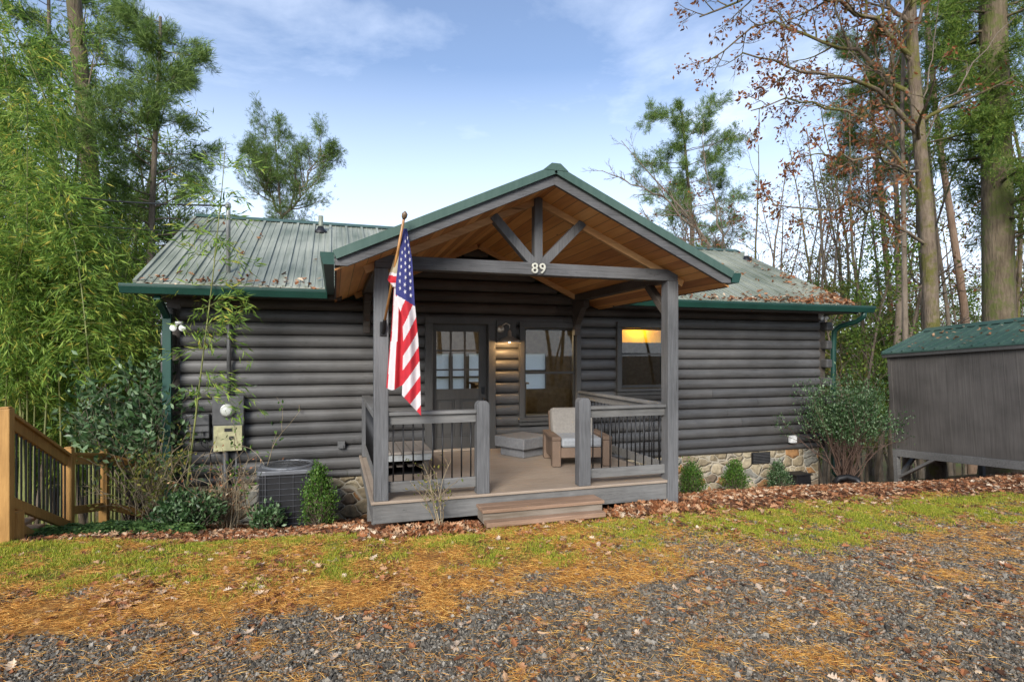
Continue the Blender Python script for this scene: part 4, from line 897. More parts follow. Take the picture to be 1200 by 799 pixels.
# air conditioner
e = empty('air_conditioner', (-.6, 8.3, -.45), 'black outdoor air conditioner with grey top standing against the log wall', 'air conditioner')
cx, cy, hw = -.60, 8.30, .365
def rsq(h, c, n=5):
    pts = []
    for qx, qy, a0 in ((1, 1, 0), (-1, 1, 90), (-1, -1, 180), (1, -1, 270)):
        for i in range(n + 1): a = R(a0 + 90 * i / n); pts.append((cx + qx * (h - c) + c * math.cos(a), cy + qy * (h - c) + c * math.sin(a)))
    return pts
q = MB(); q.prism(rsq(hw - .02, .10), 'z', -.48, .27); bd = q.build('body', M['black'], e)
q = MB()
pp = rsq(hw, .11, 5)
for i in range(len(pp)):
    q.tube([(pp[i][0], pp[i][1], -.47), (pp[i][0], pp[i][1], .27)], .0025, 4)
for xx in np.linspace(cx - .25, cx + .25, 4): q.tube([(xx, cy - hw, -.47), (xx, cy - hw, .27)], .0025, 4)
for zz in np.linspace(-.45, .24, 10): q.tube([(a, b_, zz) for a, b_ in pp] + [(pp[0][0], pp[0][1], zz)], .0025, 4)
q.build('wire_guard', plain('guard_wire', (.16, .16, .17), .4, .5), e)
top = MB(); top.prism(rsq(hw + .01, .12), 'z', .27, .325); top.lathe([(.345, 0), (.335, .02), (.30, .03), (.295, .015), (.29, .0)], (cx, cy, .326), 32); top.build('top_cap', plain('grey_cap', (.15, .155, .165), .4, .3), e, bevel=.008)
q = MB(); q.lathe([(.285, 0), (.28, .004)], (cx, cy, .327), 32); q.build('fan_opening', M['black'], e)
q = MB()
for rr_ in np.linspace(.05, .28, 7): q.tube([(cx + rr_ * math.cos(a), cy + rr_ * math.sin(a), .352 - rr_ * .03) for a in np.linspace(0, 2 * math.pi, 25)], .003, 4)
for a in np.linspace(0, math.pi, 7)[:-1]: q.tube([(cx - .29 * math.cos(a), cy - .29 * math.sin(a), .345), (cx, cy, .356), (cx + .29 * math.cos(a), cy + .29 * math.sin(a), .345)], .003, 4)
q.build('fan_grille', M['greyplastic'], e)
q = MB(); q.box(cx - .42, cx + .42, cy - .42, cy + .42, -.56, -.485); q.build('pad', plain('concrete_pad', (.3, .29, .27), .9), e)

e['_dz'] = 0; del e['_dz']; e.location.z -= .05
# shed
TA = math.atan(.067)
e = empty('storage_shed', (11.42, 9.12, -.22), 'brown grey panelled shed with green metal roof on wooden skids', 'shed'); e.rotation_euler = (-TA, 0, 0)
def LB(mb, name, mat, par=e, **k): return mb.build(name, mat, par, world=False, **k)
LEN, WD = 5.2, 2.6
q = MB(); q.box(0, .04, -LEN, 0, 0, 2.06); q.box(.04, WD - .04, -.04, 0, 0, 2.06); q.box(.04, WD - .04, -LEN, -LEN + .04, 0, 2.06); q.box(WD - .04, WD, -LEN, 0, 0, 2.06)
for yy in (0, -LEN + .04): q.prism([(.04, 2.061), (WD - .04, 2.061), (WD / 2, 2.55)], 'y', yy - .04, yy)
for i in range(1, 26): q.box(-.004, 0, -i * .2 - .004, -i * .2 + .004, .01, 2.05)
LB(q, 'wall', M['shedwall'])
q = MB(); q.box(-.02, .0, -.06, .02, 0, 2.05); q.box(0, .09, 0.001, .02, 0, 2.05); LB(q, 'corner_board', M['shedwall'])
ts = math.atan(.5 / 1.36)
rf_ = MB()
for s in (0, 1):
    f_ = (lambda x: x) if not s else (lambda x: WD - x)
    V_ = [(f_(-.09), .10, 2.05), (f_(WD / 2), .10, 2.57), (f_(WD / 2), -LEN - .1, 2.57), (f_(-.09), -LEN - .1, 2.05)]
    slabpoly(rf_, V_, .03)
    yy = .08
    while yy > -LEN: rf_.beam((f_(-.09), yy, 2.062), (f_(WD / 2), yy, 2.582), .035, .03); yy -= .2285
r_o = LB(rf_, 'roof', M['roof_shed'])
q = MB(); q.prism([(WD / 2 - .14, 2.54), (WD / 2, 2.62), (WD / 2 + .14, 2.54)], 'y', -LEN - .1, .11); LB(q, 'ridge_cap', M['roof_shed'], r_o)
q = MB(); q.box(-.075, -.045, -LEN - .08, .09, 1.95, 2.02); q.beam((-.07, .09, 1.99), (WD / 2, .09, 2.50), .025, .09); LB(q, 'eave_trim', M['trim'])
q = MB(); q.box(-.03, .06, -LEN, .02, -.155, -.003); q.box(WD - .06, WD, -LEN, 0, -.155, -.003); LB(q, 'skid', M['deckside'], bevel=.005)
q = MB(); q.box(.06, WD - .06, -LEN, 0, -.10, -.004); LB(q, 'floor_deck', M['log_dark'])
q = MB(); q.box(-.03, .065, -.075, .02, -.70, -.157); LB(q, 'support_post', M['deckside'], bevel=.005)
q = MB(); q.box(WD - .10, WD, -.075, .02, -1.4, -.157); LB(q, 'support_post', M['trim'], bevel=.005)
q = MB(); q.beam((.017, -.05, -.60), (.017, -.88, -.12), .05, .10, (1, 0, 0)); LB(q, 'brace', M['deckside'])
q = MB(); q.beam((.06, -.03, -.58), (.60, -.03, -.14), .05, .08, (0, 1, 0)); LB(q, 'brace', M['trim'])
q = MB(); q.beam((.02, -LEN + .1, -.3), (2.5, -LEN + .1, -.3), .2, .3); LB(q, 'rear_block', M['log_dark'])

# stairs at the left
e = empty('wooden_stairs', (-3.0, 7.4, -.1), 'honey coloured wooden stair railing with black balusters descending beside the bamboo', 'stairs')
p1 = Vector((-2.99, 6.60, 0)); p2 = Vector((-3.08, 8.17, 0)); p3 = Vector((-2.78, 8.40, 0)); 
p3 = Vector(tuple(P3(122, 600, 7.6))); p3.z = 0
def post(p, z0, z1, s=.098):
    q = MB(); q.prism([(p.x - s / 2, p.y - s / 2), (p.x + s / 2, p.y - s / 2), (p.x + s / 2, p.y + s / 2), (p.x - s / 2, p.y + s / 2)], 'z', z0, z1)
    q.prism([(p.x - s * .38, p.y - s * .38), (p.x + s * .38, p.y - s * .38), (p.x + s * .38, p.y + s * .38), (p.x - s * .38, p.y + s * .38)], 'z', z1, z1 + .018); return q.build('post', M['pt'], e, bevel=.008)
post(p1, -.12, 1.27); post(p2, -.8, .65); post(p3, -.9, .50)
def span(a, b, za, zb, low, nb, hh=.11):
    u = (b - a).normalized(); a2 = a + u * .06; b2 = b - u * .06
    q = MB(); q.beam((a2.x, a2.y, za), (b2.x, b2.y, zb), .04, hh); q.beam((a2.x, a2.y, za + hh / 2 + .018), (b2.x, b2.y, zb + hh / 2 + .018), .10, .034); q.build('hand_rail', M['pt'], e, bevel=.004)
    q = MB(); q.beam((a2.x, a2.y, za - low), (b2.x, b2.y, zb - low), .04, .10); q.build('lower_rail', M['pt'], e, bevel=.004)
    for i in range(nb):
        t = (i + .5) / nb; c = a2.lerp(b2, t); zz = za + (zb - za) * t
        q = MB(); q.tube([(c.x, c.y, zz - low + .04), (c.x, c.y, zz - .04)], .009, 6); q.build('baluster', M['dark'], e)
span(p1, p2, 1.13, .50, .76, 14); span(p2, p3, .50, .385, .62, 7)
span(p3, p3 + Vector((.42, .35, 0)), .36, .16, .62, 5)
span(p1 + Vector((-1.6, -.25, 0)), p1, 1.12, 1.12, .70, 12)
far1 = p1 + Vector((-1.05, .1, 0)); far2 = p2 + Vector((-.95, .2, 0)); post(far1, -.3, 1.2); post(far2, -.9, .42); span(far1, far2, 1.0, .22, .76, 12)
for i in range(7):
    t = i / 7; c = p1.lerp(p2, t) + Vector((-.5, .1, 0)); z = .30 - i * .135
    q = MB(); q.box(c.x - .47, c.x + .43, c.y, c.y + .26, z - .035, z); q.build('tread', M['tread'], e, bevel=.004)
q = MB(); q.prism([(6.66, .30), (8.15, -.62), (8.15, -.90), (6.66, .02)], 'x', -3.10, -3.06); q.build('stringer', M['pt'], e)
q = MB(); q.box(-3.06, -2.93, 6.68, 6.80, -.2, .25); q.build('stair_block', M['pt'], e)

# ground bits beside the foundation
e = empty('splash_box', (8.55, 8.75, -.60), 'flat black plastic box on the leaves below the white outlet box', 'box')
q = MB(); q.prism([(8.36, -.76), (8.74, -.76), (8.71, -.52), (8.39, -.52)], 'y', 8.65, 8.95); q.box(8.35, 8.75, 8.63, 8.97, -.52, -.495); q.build('shell', M['black'], e, bevel=.008)
q = MB(); q.tube([tuple(P3(978, 566, 10.6)), tuple(P3(984, 560, 10.6)), tuple(P3(994, 559, 10.5)), tuple(P3(1004, 562, 10.4)), tuple(P3(1010, 569, 10.3))], .06, 10)
o = q.build('drain_pipe', M['black'], smooth=True); tag(o, 'black corrugated drain pipe curving out under the large bush', 'drain pipe')

# overhead cables to the mast
def cable(name, a, b, sag, r, label):
    pts = []
    for i in range(25):
        t = i / 24; p = np.array(a) * (1 - t) + np.array(b) * t; p[2] -= sag * 4 * t * (1 - t); pts.append(tuple(p))
    q = MB(); q.tube(pts, r, 6); tag(q.build(name, M['black'], smooth=True), label, 'cable')
cable('overhead_cable', P3(-120, 185, 12), (-1.455, 8.96, 3.92), .25, .014, 'thick black overhead cable reaching the roof mast, upper of two')
cable('overhead_cable', P3(-120, 218, 12), (-1.455, 8.96, 3.55), .25, .007, 'thin black overhead cable reaching the roof mast, lower of two')
# leaves on the roof
def roofz(x, y): return np.where(y < 8.5, 2.70, EZ + SL * (y - EY) + .02)
def rz2(x, y): return roofz(x, y)
def roof_dens(x, y):
    edge = np.exp(-np.abs(y - 8.55) / .12); right = sstep(5, 9.6, x); clump = sstep(-.02, .15, fbm(x * 2.4, y * 2.4, 3) - .52)
    d = edge * (.25 + .9 * right) + sstep(8.4, 9.7, x) * np.exp(-np.abs(y - 8.6) / .35) * 1.1 + .02 * clump + .35 * clump * sstep(9.0, 9.7, x) * np.exp(-np.abs(y - 10) / 1.0)
    inside = ~((x > -.2) & (x < 4.7)); return d * inside
leaf_scatter('roof_leaves', 850, (-2.45, 9.7, 8.4, 11.9), roof_dens, .05, .11, .03, M['dry_leaf'], 0, .4, 'brown leaves caught along the cabin eave and on its roof', zf=rz2)
def rz3(x, y): s_ = np.array(y - 9.12); return -.22 - s_ * .067 + 2.05 + .384 * (x - 11.33) + .035
leaf_scatter('shed_leaves', 70, (11.35, 12.6, 5.5, 9.1), lambda x, y: .5 + 0 * x, .04, .09, .01, M['dry_leaf'], 0, .3, 'few brown leaves lying on the shed roof', zf=rz3)

# ================================================================== VEGETATION
def norm(v): v = np.asarray(v, float); return v / (np.linalg.norm(v) + 1e-9)
def limb(r, p, d, L, rad, lvl, cfg, tubes, tips):
    n = max(4, min(14, int(L / cfg.get('seg', .35)) + 3)); p = np.array(p, float); d = norm(d); pts = [p.copy()]; dirs = [d.copy()]
    for i in range(n):
        d = norm(d + r.normal(0, cfg['wob'], 3) * (1 + lvl * .3) + np.array([0, 0, cfg['up'][min(lvl, len(cfg['up']) - 1)]])); p = p + d * L / n; pts.append(p.copy()); dirs.append(d.copy())
    radii = [rad * (1 - .85 * (i / n)) + .0015 for i in range(n + 1)]
    tubes.append(tube_arr(pts, radii, [8, 5, 4, 3, 3][min(lvl, 4)]))
    if lvl >= cfg['levels']:
        for i in range(1, n + 1): tips.append((pts[i], dirs[i], lvl))
        return pts
    kids(r, pts, dirs, radii, L, lvl, cfg, tubes, tips)
    return pts
def kids(r, pts, dirs, radii, L, lvl, cfg, tubes, tips, nk=None, t0=None, side=None):
    n = len(pts) - 1; nk = nk or cfg['kids'][lvl]; t0 = cfg['t0'][lvl] if t0 is None else t0
    for j in range(nk):
        t = t0 + (1 - t0) * (j + r.random()) / nk; i = min(n - 1, int(t * n)); f = t * n - i; p = pts[i] * (1 - f) + pts[i + 1] * f; d = dirs[i]
        a = r.normal(size=3); a = norm(a - d * np.dot(a, d))
        if side is not None: a = norm(a + np.array(side) * 1.0)
        ang = R(cfg['ang'][lvl] + r.uniform(-15, 15)); cd = d * math.cos(ang) + a * math.sin(ang)
        cl = L * cfg['ratio'][lvl] * (1.05 - cfg.get('taper', .6) * t) * r.uniform(.7, 1.25)
        limb(r, p, cd, cl, max(.0025, radii[i] * cfg.get('rr', .45)), lvl + 1, cfg, tubes, tips)
def crown_leaves(r, tips, per, T, size, spread, droop=0.0, keep=1.0, jitter=.5, lvl=None):
    C, D = [], []
    for p, d, l in tips:
        if r.random() > keep: continue
        for _ in range(per): C.append(p + r.normal(0, spread, 3)); D.append(norm(d + r.normal(0, jitter, 3) + np.array([0, 0, -droop])))
    if not C: return None
    C = np.array(C); D = np.array(D); return scatter(T[0], T[1], C, frames(len(C), D, r=r), r.uniform(size[0], size[1], len(C)))
def plant(name, loc, label, cat, group, tubes, leaves, bark, leafmat, crown='crown', trunk='trunk', kind=None, smooth=True):
    """tubes and leaves are in local coordinates"""
    e = empty(name, loc, label, cat, group)
    if tubes: np_obj(trunk, *merge(tubes), bark, e, smooth=smooth)
    if leaves is not None: np_obj(crown, *leaves, leafmat, e)
    return e
def ground_at(px, D):
    p = P3(px, 400, D); return np.array([p[0], p[1], g1(p[0], p[1])])
def local(pts, base): return [np.array(p, float) - base for p in pts]
def polyl(pts, n=16):
    P_ = np.array(pts, float); t = np.concatenate([[0], np.cumsum(np.linalg.norm(np.diff(P_, axis=0), axis=1))]); u = np.linspace(0, t[-1], n)
    o = np.stack([np.interp(u, t, P_[:, k]) for k in range(3)], -1); o[1:-1] = (o[:-2] + o[1:-1] * 2 + o[2:]) / 4; return o
def placed(e, x, y, rz=0, s=1.0, dz=0):
    e.location = (x, y, g1(x, y) + dz); e.rotation_euler = (0, 0, rz); e.scale = (s, s, s); return e

# ---------- bamboo
def bamboo(seed, H, leafy=1.0):
    t0 = .42 if H < 8 else .28
    r = np.random.default_rng(seed); az = r.uniform(0, 6.28); lean = r.uniform(.05, .28); pts = []
    for i in range(15):
        t = i / 14; b_ = lean * H * .5 * t ** 2.2 + .3 * max(0, t - .8) * H * .5; pts.append(np.array([math.cos(az) * b_, math.sin(az) * b_, H * t * (1 - .10 * t * t)]))
    rad = [.019 * (1 - .8 * i / 14) + .002 for i in range(15)]; tubes = [tube_arr(pts, rad, 6)]; tips = []
    nn = int(30 * leafy)
    for k in range(nn):
        t = t0 + (1 - t0) * (k + r.random()) / nn; i = min(13, int(t * 14)); p = pts[i] + (pts[i + 1] - pts[i]) * (t * 14 - i)
        for _ in range(2):
            a = r.uniform(0, 6.28); L_ = r.uniform(.35, .95) * (1.15 - .5 * t); d = np.array([math.cos(a), math.sin(a), r.uniform(.1, .8)]); q = p.copy(); bp_ = [q.copy()]
            for s in range(5): d = norm(d + np.array([0, 0, -.22]) + r.normal(0, .1, 3)); q = q + d * L_ / 5; bp_.append(q.copy()); tips.append((q.copy(), d.copy(), 1)); 
            tubes.append(tube_arr(bp_, [.0035, .003, .0025, .002, .0015, .001], 3))
    lv = crown_leaves(r, tips, 7, LANCE, (.11, .20), .06, .35, 1, .55); return tubes, lv
BAM = [bamboo(100 + i, h, l) for i, (h, l) in enumerate(((9.5, 1.5), (10.5, 1.6), (7.2, 1.3), (11.5, 1.7), (5.8, 1.2)))]
G_B = 'bamboo canes growing in a grove left of the cabin'; L_B = 'slender green bamboo cane with drooping narrow leaves in the grove left of the cabin'
protoB = [plant('bamboo', (0, 0, 0), L_B, 'bamboo', G_B, t, l, M['culm'], M['bamboo_leaf'], 'foliage', 'culm') for t, l in BAM]
used = [False] * len(protoB)
def putB(i, x, y, s=1.0):
    e = protoB[i] if not used[i] else copy_tree(protoB[i]); used[i] = True; placed(e, x, y, random.uniform(0, 6.28), s); return e
rb = random.Random(11)
for k in range(112):
    D = rb.uniform(9.2, 19); px = rb.uniform(-120, 185 - max(0, (12 - D)) * 14); b_ = ground_at(px, D)
    s = rb.uniform(.78, 1.08) * (.80 if px > 120 else 1)
    i = rb.randrange(5)
    if px > 110: i = 4 if rb.random() < .6 else 2
    putB(i, b_[0], b_[1], s)
# ---------- bamboo sapling in front of the wall
r = np.random.default_rng(5); base = P3(213, 598, 7.55); base[2] = g1(base[0], base[1])
cp_ = polyl([base, P3(228, 500, 7.55), P3(240, 400, 7.5), P3(249, 330, 7.45), P3(256, 260, 7.4), P3(262, 205, 7.35), P3(264, 170, 7.3)], 18); lp_ = local(cp_, base)
tubes = [tube_arr(lp_, [.013 * (1 - .8 * i / 17) + .002 for i in range(18)], 7)]; tips = []
for k in range(46):
    t = .36 + .62 * (k + r.random()) / 46; i = min(16, int(t * 17)); p = lp_[i]
    sgn = 1 if r.random() < .62 else -1; d = norm(np.array([CT * sgn, -ST * sgn, r.uniform(.05, .6)]) + r.normal(0, .45, 3)); L_ = r.uniform(.4, 1.05) * (1.15 - .6 * t); q = p.copy(); bp_ = [q.copy()]
    for s in range(5): d = norm(d + np.array([0, 0, -.14]) + r.normal(0, .08, 3)); q = q + d * L_ / 5; bp_.append(q.copy()); tips.append((q.copy(), d.copy(), 1))
    tubes.append(tube_arr(bp_, [.0035, .003, .0025, .002, .0015, .001], 3))
lv = crown_leaves(r, tips, 6, LANCE, (.08, .16), .035, .12, 1, .45)
plant('bamboo_sapling', base, 'single yellow green bamboo stem with leaf sprays rising past the eave before the log wall', 'bamboo', None, tubes, lv, M['culm'], M['bamboo_leaf'], 'foliage', 'culm')

# ---------- bushes
def bush(name, loc, rad, nb, per, T, size, mat, label, group=None, shape='round', seed=1, stem=True, spread=.05, base_t=.0, cat='shrub', stemmat=None, jitter=.6, shell=.35):
    r = np.random.default_rng(seed); tubes, tips = [], []
    for k in range(nb):
        while True:
            v = r.normal(size=3); v /= np.linalg.norm(v); rr_ = (shell + (1 - shell) * r.random()) if shell < 1 else 1; v = v * rr_
            if v[2] > -.85: break
        z = (v[2] * .5 + .5)
        if shape == 'cone': v[:2] *= (1.05 - .85 * z)
        if shape == 'vase': v[:2] *= (.45 + .7 * z)
        lump = .62 + .62 * vnoise(v[0] * 2 + seed * 3.7, v[1] * 2 + v[2] * 1.7 + seed)
        p = np.array([v[0] * rad[0] * lump, v[1] * rad[1] * lump, base_t * rad[2] * 2 + z * rad[2] * 2 * (1 - base_t) * (.9 + .1 * lump)])
        o = np.array([p[0] * .12, p[1] * .12, 0]); mid = (o + p) / 2 + np.array([p[0] * .1, p[1] * .1, .06 * rad[2]]) + r.normal(0, .02, 3)
        if stem: tubes.append(tube_arr([o, mid, p], [.008, .005, .002], 4))
        d = norm(p - np.array([0, 0, rad[2] * .4])) + np.array([0, 0, .5]); tips.append((p, norm(d), 0))
        tips.append((p * r.uniform(.7, .95) + mid * .07, norm(d), 0))
    lv = crown_leaves(r, tips, per, T, size, spread, 0, 1, jitter)
    return plant(name, loc, label, cat, group, tubes, lv, stemmat or M['bark'], mat, 'foliage', 'stems')
SPRIG = tuft(5, .10, 3, 1.0)
GS = 'small clipped shrubs along the stone foundation'
for px, D, s, lab in ((810, 9.75, 1.0, 'small green shrub by the stone foundation nearest to the right porch post'), (862, 10.0, .95, 'small green shrub by the foundation between two similar shrubs'), (912, 10.3, .82, 'small dark green shrub by the foundation below the crawlspace vent')):
    b_ = ground_at(px, D); b_[2] -= .02
    bush('small_shrub', b_, (.33 * s, .33 * s, .31 * s), 300, 7, OVAL, (.022, .045), M['box_leaf'] if px < 900 else M['rhodo_leaf'], lab, GS, 'cone', int(px), spread=.035)
b_ = ground_at(374, 7.45); bush('conical_shrub', b_, (.36, .33, .44), 420, 8, OVAL, (.022, .045), M['box_leaf'], 'bright green cone shaped shrub in front of the air conditioner', None, 'cone', 31, spread=.035)
b_ = ground_at(219, 7.0); bush('round_shrub', b_, (.38, .34, .24), 300, 6, OVAL, (.04, .08), M['rhodo_leaf'], 'round dark glossy shrub with brown leaves caught in it, below the cable box', None, 'round', 32, spread=.05)
b_ = ground_at(312, 7.2); bush('low_shrub', b_, (.22, .2, .15), 70, 6, OVAL, (.04, .075), M['rhodo_leaf'], 'low leafy green plant at the left foot of the air conditioner', None, 'round', 33, spread=.05)
# the large bush at the right corner
b_ = np.array(P3(990, 560, 10.75)); b_[2] = g1(b_[0], b_[1])
r = np.random.default_rng(77); tubes, tips = [], []
for k in range(46):
    a = r.uniform(0, 6.28); d = np.array([math.cos(a) * .42, math.sin(a) * .34, 1]); L_ = r.uniform(1.0, 1.75)
    limb(r, (r.normal(0, .06), r.normal(0, .05), 0), d, L_, .014, 1, dict(wob=.10, up=[0, .02, .03], levels=2, kids=[0, 6], t0=[0, .35], ang=[0, 38], ratio=[0, .38], taper=.3, seg=.25), tubes, tips)
tips = [t for t in tips if t[0][2] > .80 + .25 * r.random()]
for t in list(tips):
    if r.random() < .5: tips.append((t[0] * np.array([1.08, 1.08, 1.0]), t[1], 2))
lv = crown_leaves(r, tips, 12, OVAL, (.03, .065), .075, 0, 1, .8)
lb_ = plant('large_bush', b_, 'large vase shaped evergreen bush with bare twiggy base at the right corner of the cabin', 'bush', None, tubes, lv, plain('brown_twigs', (.10, .06, .042), .8), M['rhodo_leaf'], 'foliage', 'stems')
lb_.scale = (.84, .84, 1.14)
# rhododendron left of the corner
b_ = ground_at(158, 8.1); r = np.random.default_rng(78); tubes, tips = [], []
for k in range(30):
    a = r.uniform(0, 6.28); limb(r, (r.normal(0, .1), r.normal(0, .1), 0), (math.cos(a) * .32, math.sin(a) * .3, 1), r.uniform(1.4, 2.35), .016, 1, dict(wob=.10, up=[0, .03, .03], levels=2, kids=[0, 7], t0=[0, .45], ang=[0, 42], ratio=[0, .32], taper=.3, seg=.3), tubes, tips)
tips = [t for t in tips if t[0][2] > .75]
lv = crown_leaves(r, tips, 5, OVAL, (.07, .13), .07, 0, 1, .8)
plant('broadleaf_shrub', b_, 'tall dark blue green shrub beside the left green downspout', 'shrub', None, tubes, lv, M['bark'], M['rhodo_leaf'], 'foliage', 'stems')
# tall twiggy shrubs and stalks
def twiggy(name, px, D, n, H, label, seed, leafy=.25, mat='dry_leaf', w=.3, size=(.02, .05)):
    b_ = ground_at(px, D); r = np.random.default_rng(seed); tubes, tips = [], []
    for k in range(n):
        a = r.uniform(0, 6.28); limb(r, (r.normal(0, w * .25), r.normal(0, w * .25), 0), (math.cos(a) * w, math.sin(a) * w, 1), r.uniform(.5, 1) * H, .006, 1, dict(wob=.12, up=[0, .02, .0], levels=2, kids=[0, 5], t0=[0, .3], ang=[0, 35], ratio=[0, .35], taper=.3, seg=.2), tubes, tips)
    lv = crown_leaves(r, tips, 2, OVAL, size, .03, 0, leafy, .8)
    return plant(name, b_, label, 'shrub' if n > 6 else 'plant', None, tubes, lv, M['dry_stalk'], M[mat], 'foliage', 'stems')
twiggy('twiggy_shrub', 268, 7.3, 26, 1.0, 'straw coloured twiggy bare shrub under the electric meter', 41)
twiggy('twiggy_shrub', 182, 7.3, 30, 1.25, 'tall dry brown twiggy shrub in front of the left downspout', 42, .8, 'yellow_leaf', .3, (.03, .07))
twiggy('weed', 515, 5.98, 7, .85, 'pale dry weed with yellow leaf growing before the left porch railing', 43, .5, 'yellow_leaf', .12)
twiggy('thin_sapling', 300, 7.4, 3, 1.9, 'thin leafy sapling beside the tan meter cover', 44, .7, 'box_leaf', .07, (.04, .07))
# ferns / low cover
x, y = [], []
r = np.random.default_rng(51); C, D_ = [], []
for k in range(150):
    px = r.uniform(28, 205); Dd = r.uniform(5.9, 7.6) if px < 120 else r.uniform(6.3, 7.3); b_ = ground_at(px, Dd)
    for f in range(10):
        a = r.uniform(0, 6.28); d = norm([math.cos(a), math.sin(a), r.uniform(.2, .9)]); q = b_.copy(); 
        for s in range(8):
            d = norm(d + np.array([0, 0, -.16])); q = q + d * .045; sd_ = norm(np.cross(d, [0, 0, 1]))
            for sg in (-1, 1): C.append(q.copy()); D_.append(norm(sd_ * sg + d * .4))
C = np.array(C); D_ = np.array(D_); lv = scatter(OVAL[0], OVAL[1], C, frames(len(C), D_, r=r), r.uniform(.04, .075, len(C)))
tag(np_obj('ferns', *lv, M['fern_leaf']), 'low green ferns at the foot of the stairs and corner', 'ferns', kind='stuff')

# ---------- trees
def hero(name, pts, rad, label, seed, bark, cfg=None, nk=0, t0=.4, leaves=None, side=None, extra=None, group=None, cat='tree', top_t=.25, leafmat=None, L=4, flare=1.25):
    """pts: world polyline from near the base upward"""
    r = np.random.default_rng(seed); base = np.array(pts[0], float); base[2] = g1(base[0], base[1]) - .1; P_ = polyl([base] + [np.array(p) for p in pts[1:]], 22); lp_ = local(P_, base)
    rr_ = [rad * (1 - (1 - top_t) * i / 21) * (flare if i == 0 else 1) for i in range(22)]; tubes = [tube_arr(lp_, rr_, 14)]; tips = []
    dirs = np.gradient(np.array(lp_), axis=0); dirs = [norm(d) for d in dirs]
    if nk: kids(r, lp_, dirs, rr_, L, 0, cfg, tubes, tips, nk, t0, side)
    for ex in (extra or []):
        ep = local(polyl(ex[0], 14), base); ep = [q + r.normal(0, .06, 3) * (0 < i_ < 13) for i_, q in enumerate(ep)]; er = [ex[1] * (1 - .8 * i / 13) + .004 for i in range(14)]; tubes.append(tube_arr(ep, er, 7))
        ed = [norm(d) for d in np.gradient(np.array(ep), axis=0)]; kids(r, ep, ed, er, ex[2], 0, dict(cfg, rr=.6), tubes, tips, int(ex[3] * 1.8), .12)
    lv = leaves(r, tips) if leaves else None
    return plant(name, base, label, cat, group, tubes, lv, bark, leafmat, 'crown', 'trunk')
BARE = dict(wob=.10, up=[.02, .04, .03, .0], levels=3, kids=[8, 5, 4], t0=[.4, .2, .2], ang=[50, 42, 40], ratio=[.5, .5, .5], taper=.5, seg=.4, rr=.45)
# hemlock, right
HEM = dict(wob=.05, up=[0, -.03, -.03], levels=2, kids=[30, 9], t0=[.3, .15], ang=[85, 50], ratio=[.5, .38], taper=.5, seg=.4, rr=.14)
def hemleaf(r, tips): return crown_leaves(r, tips, 9, tuft(6, .055, 5, 1.2), (.09, .18), .10, .1, 1, .5)
D = 14.5
hero('hemlock', [P3(1172, 560, D), P3(1171, 400, D), P3(1168, 200, D), P3(1163, 0, D), P3(1160, -220, D), P3(1158, -420, D)], .375, 'massive green tinted straight trunk with feathery foliage behind the shed roof', 61, M['hembark'], HEM, 120, .28, hemleaf, leafmat=M['hem_needle'], L=4.2, top_t=.6)
# mossy oak
def rust(per, keep, size=(.07, .13)): return lambda r, tips: crown_leaves(r, tips, per, OVAL, size, .06, .5, keep, .8)
D = 12.8
hero('oak', [P3(1098, 560, D), P3(1093, 400, D), P3(1087, 260, D), P3(1076, 150, D), P3(1068, 40, D), P3(1064, -60, D), P3(1050, -200, D)], .18, 'curving mossy oak trunk with rust leaved limbs reaching over the cabin roof', 62, M['mossbark'], dict(BARE, ang=[50, 45, 42], rr=.4), 13, .50, rust(3, .20), leafmat=M['rust_leaf'], L=4.0, top_t=.5,
     extra=[([P3(1082, 230, D), P3(1030, 150, D - .2), P3(985, 130, D - .4), P3(930, 118, D - .6), P3(880, 130, D - .8)], .035, 2.2, 8), ([P3(1066, 30, D), P3(1020, -30, D), P3(960, -60, D)], .05, 3.0, 8), ([P3(1078, 160, D), P3(1040, 110, D - .3), P3(985, 92, D - .6), P3(930, 80, D - .9), P3(870, 62, D - 1.2)], .055, 2.6, 8),
            ([P3(1070, 70, D), P3(1020, 20, D - .4), P3(960, -5, D - .8), P3(880, -10, D - 1.2), P3(820, 20, D - 1.5)], .055, 3.0, 10),
            ([P3(1074, 120, D), P3(1030, 75, D + .3), P3(960, 45, D + .6), P3(890, 30, D + .9), P3(825, 75, D + 1.0)], .05, 2.6, 9),
            ([P3(1090, 290, D), P3(1050, 262, D - .4), P3(1010, 240, D - .9), P3(960, 246, D - 1.3), P3(905, 240, D - 1.6)], .035, 1.5, 6),
            ([P3(1080, 200, D), P3(1035, 190, D - .4), P3(985, 182, D - .6), P3(930, 186, D - .9)], .03, 1.4, 6)])
# slim pale tree in front
D = 13.2
hero('slim_tree', [P3(1062, 560, D), P3(1061, 400, D), P3(1059, 250, D), P3(1057, 120, D), P3(1060, 20, D), P3(1066, -60, D)], .080, 'slim smooth pale trunk with upswept bare limbs at the left end of the shed roof', 63, M['barkpale'], dict(BARE, levels=2, ang=[38, 38, 40]), 5, .5, rust(1, .10), leafmat=M['yellow_leaf'], L=2.4, top_t=.3,
     extra=[([P3(1060, 250, D), P3(1075, 180, D), P3(1105, 120, D - .2), P3(1150, 60, D - .4), P3(1190, 20, D - .6)], .022, 1.0, 4),
            ([P3(1060, 175, D), P3(1045, 140, D), P3(1020, 100, D), P3(990, 50, D + .2), P3(965, 0, D + .3)], .022, 1.2, 5),
            ([P3(1061, 215, D), P3(1075, 150, D), P3(1090, 80, D), P3(1100, 0, D)], .02, 1.0, 4)])
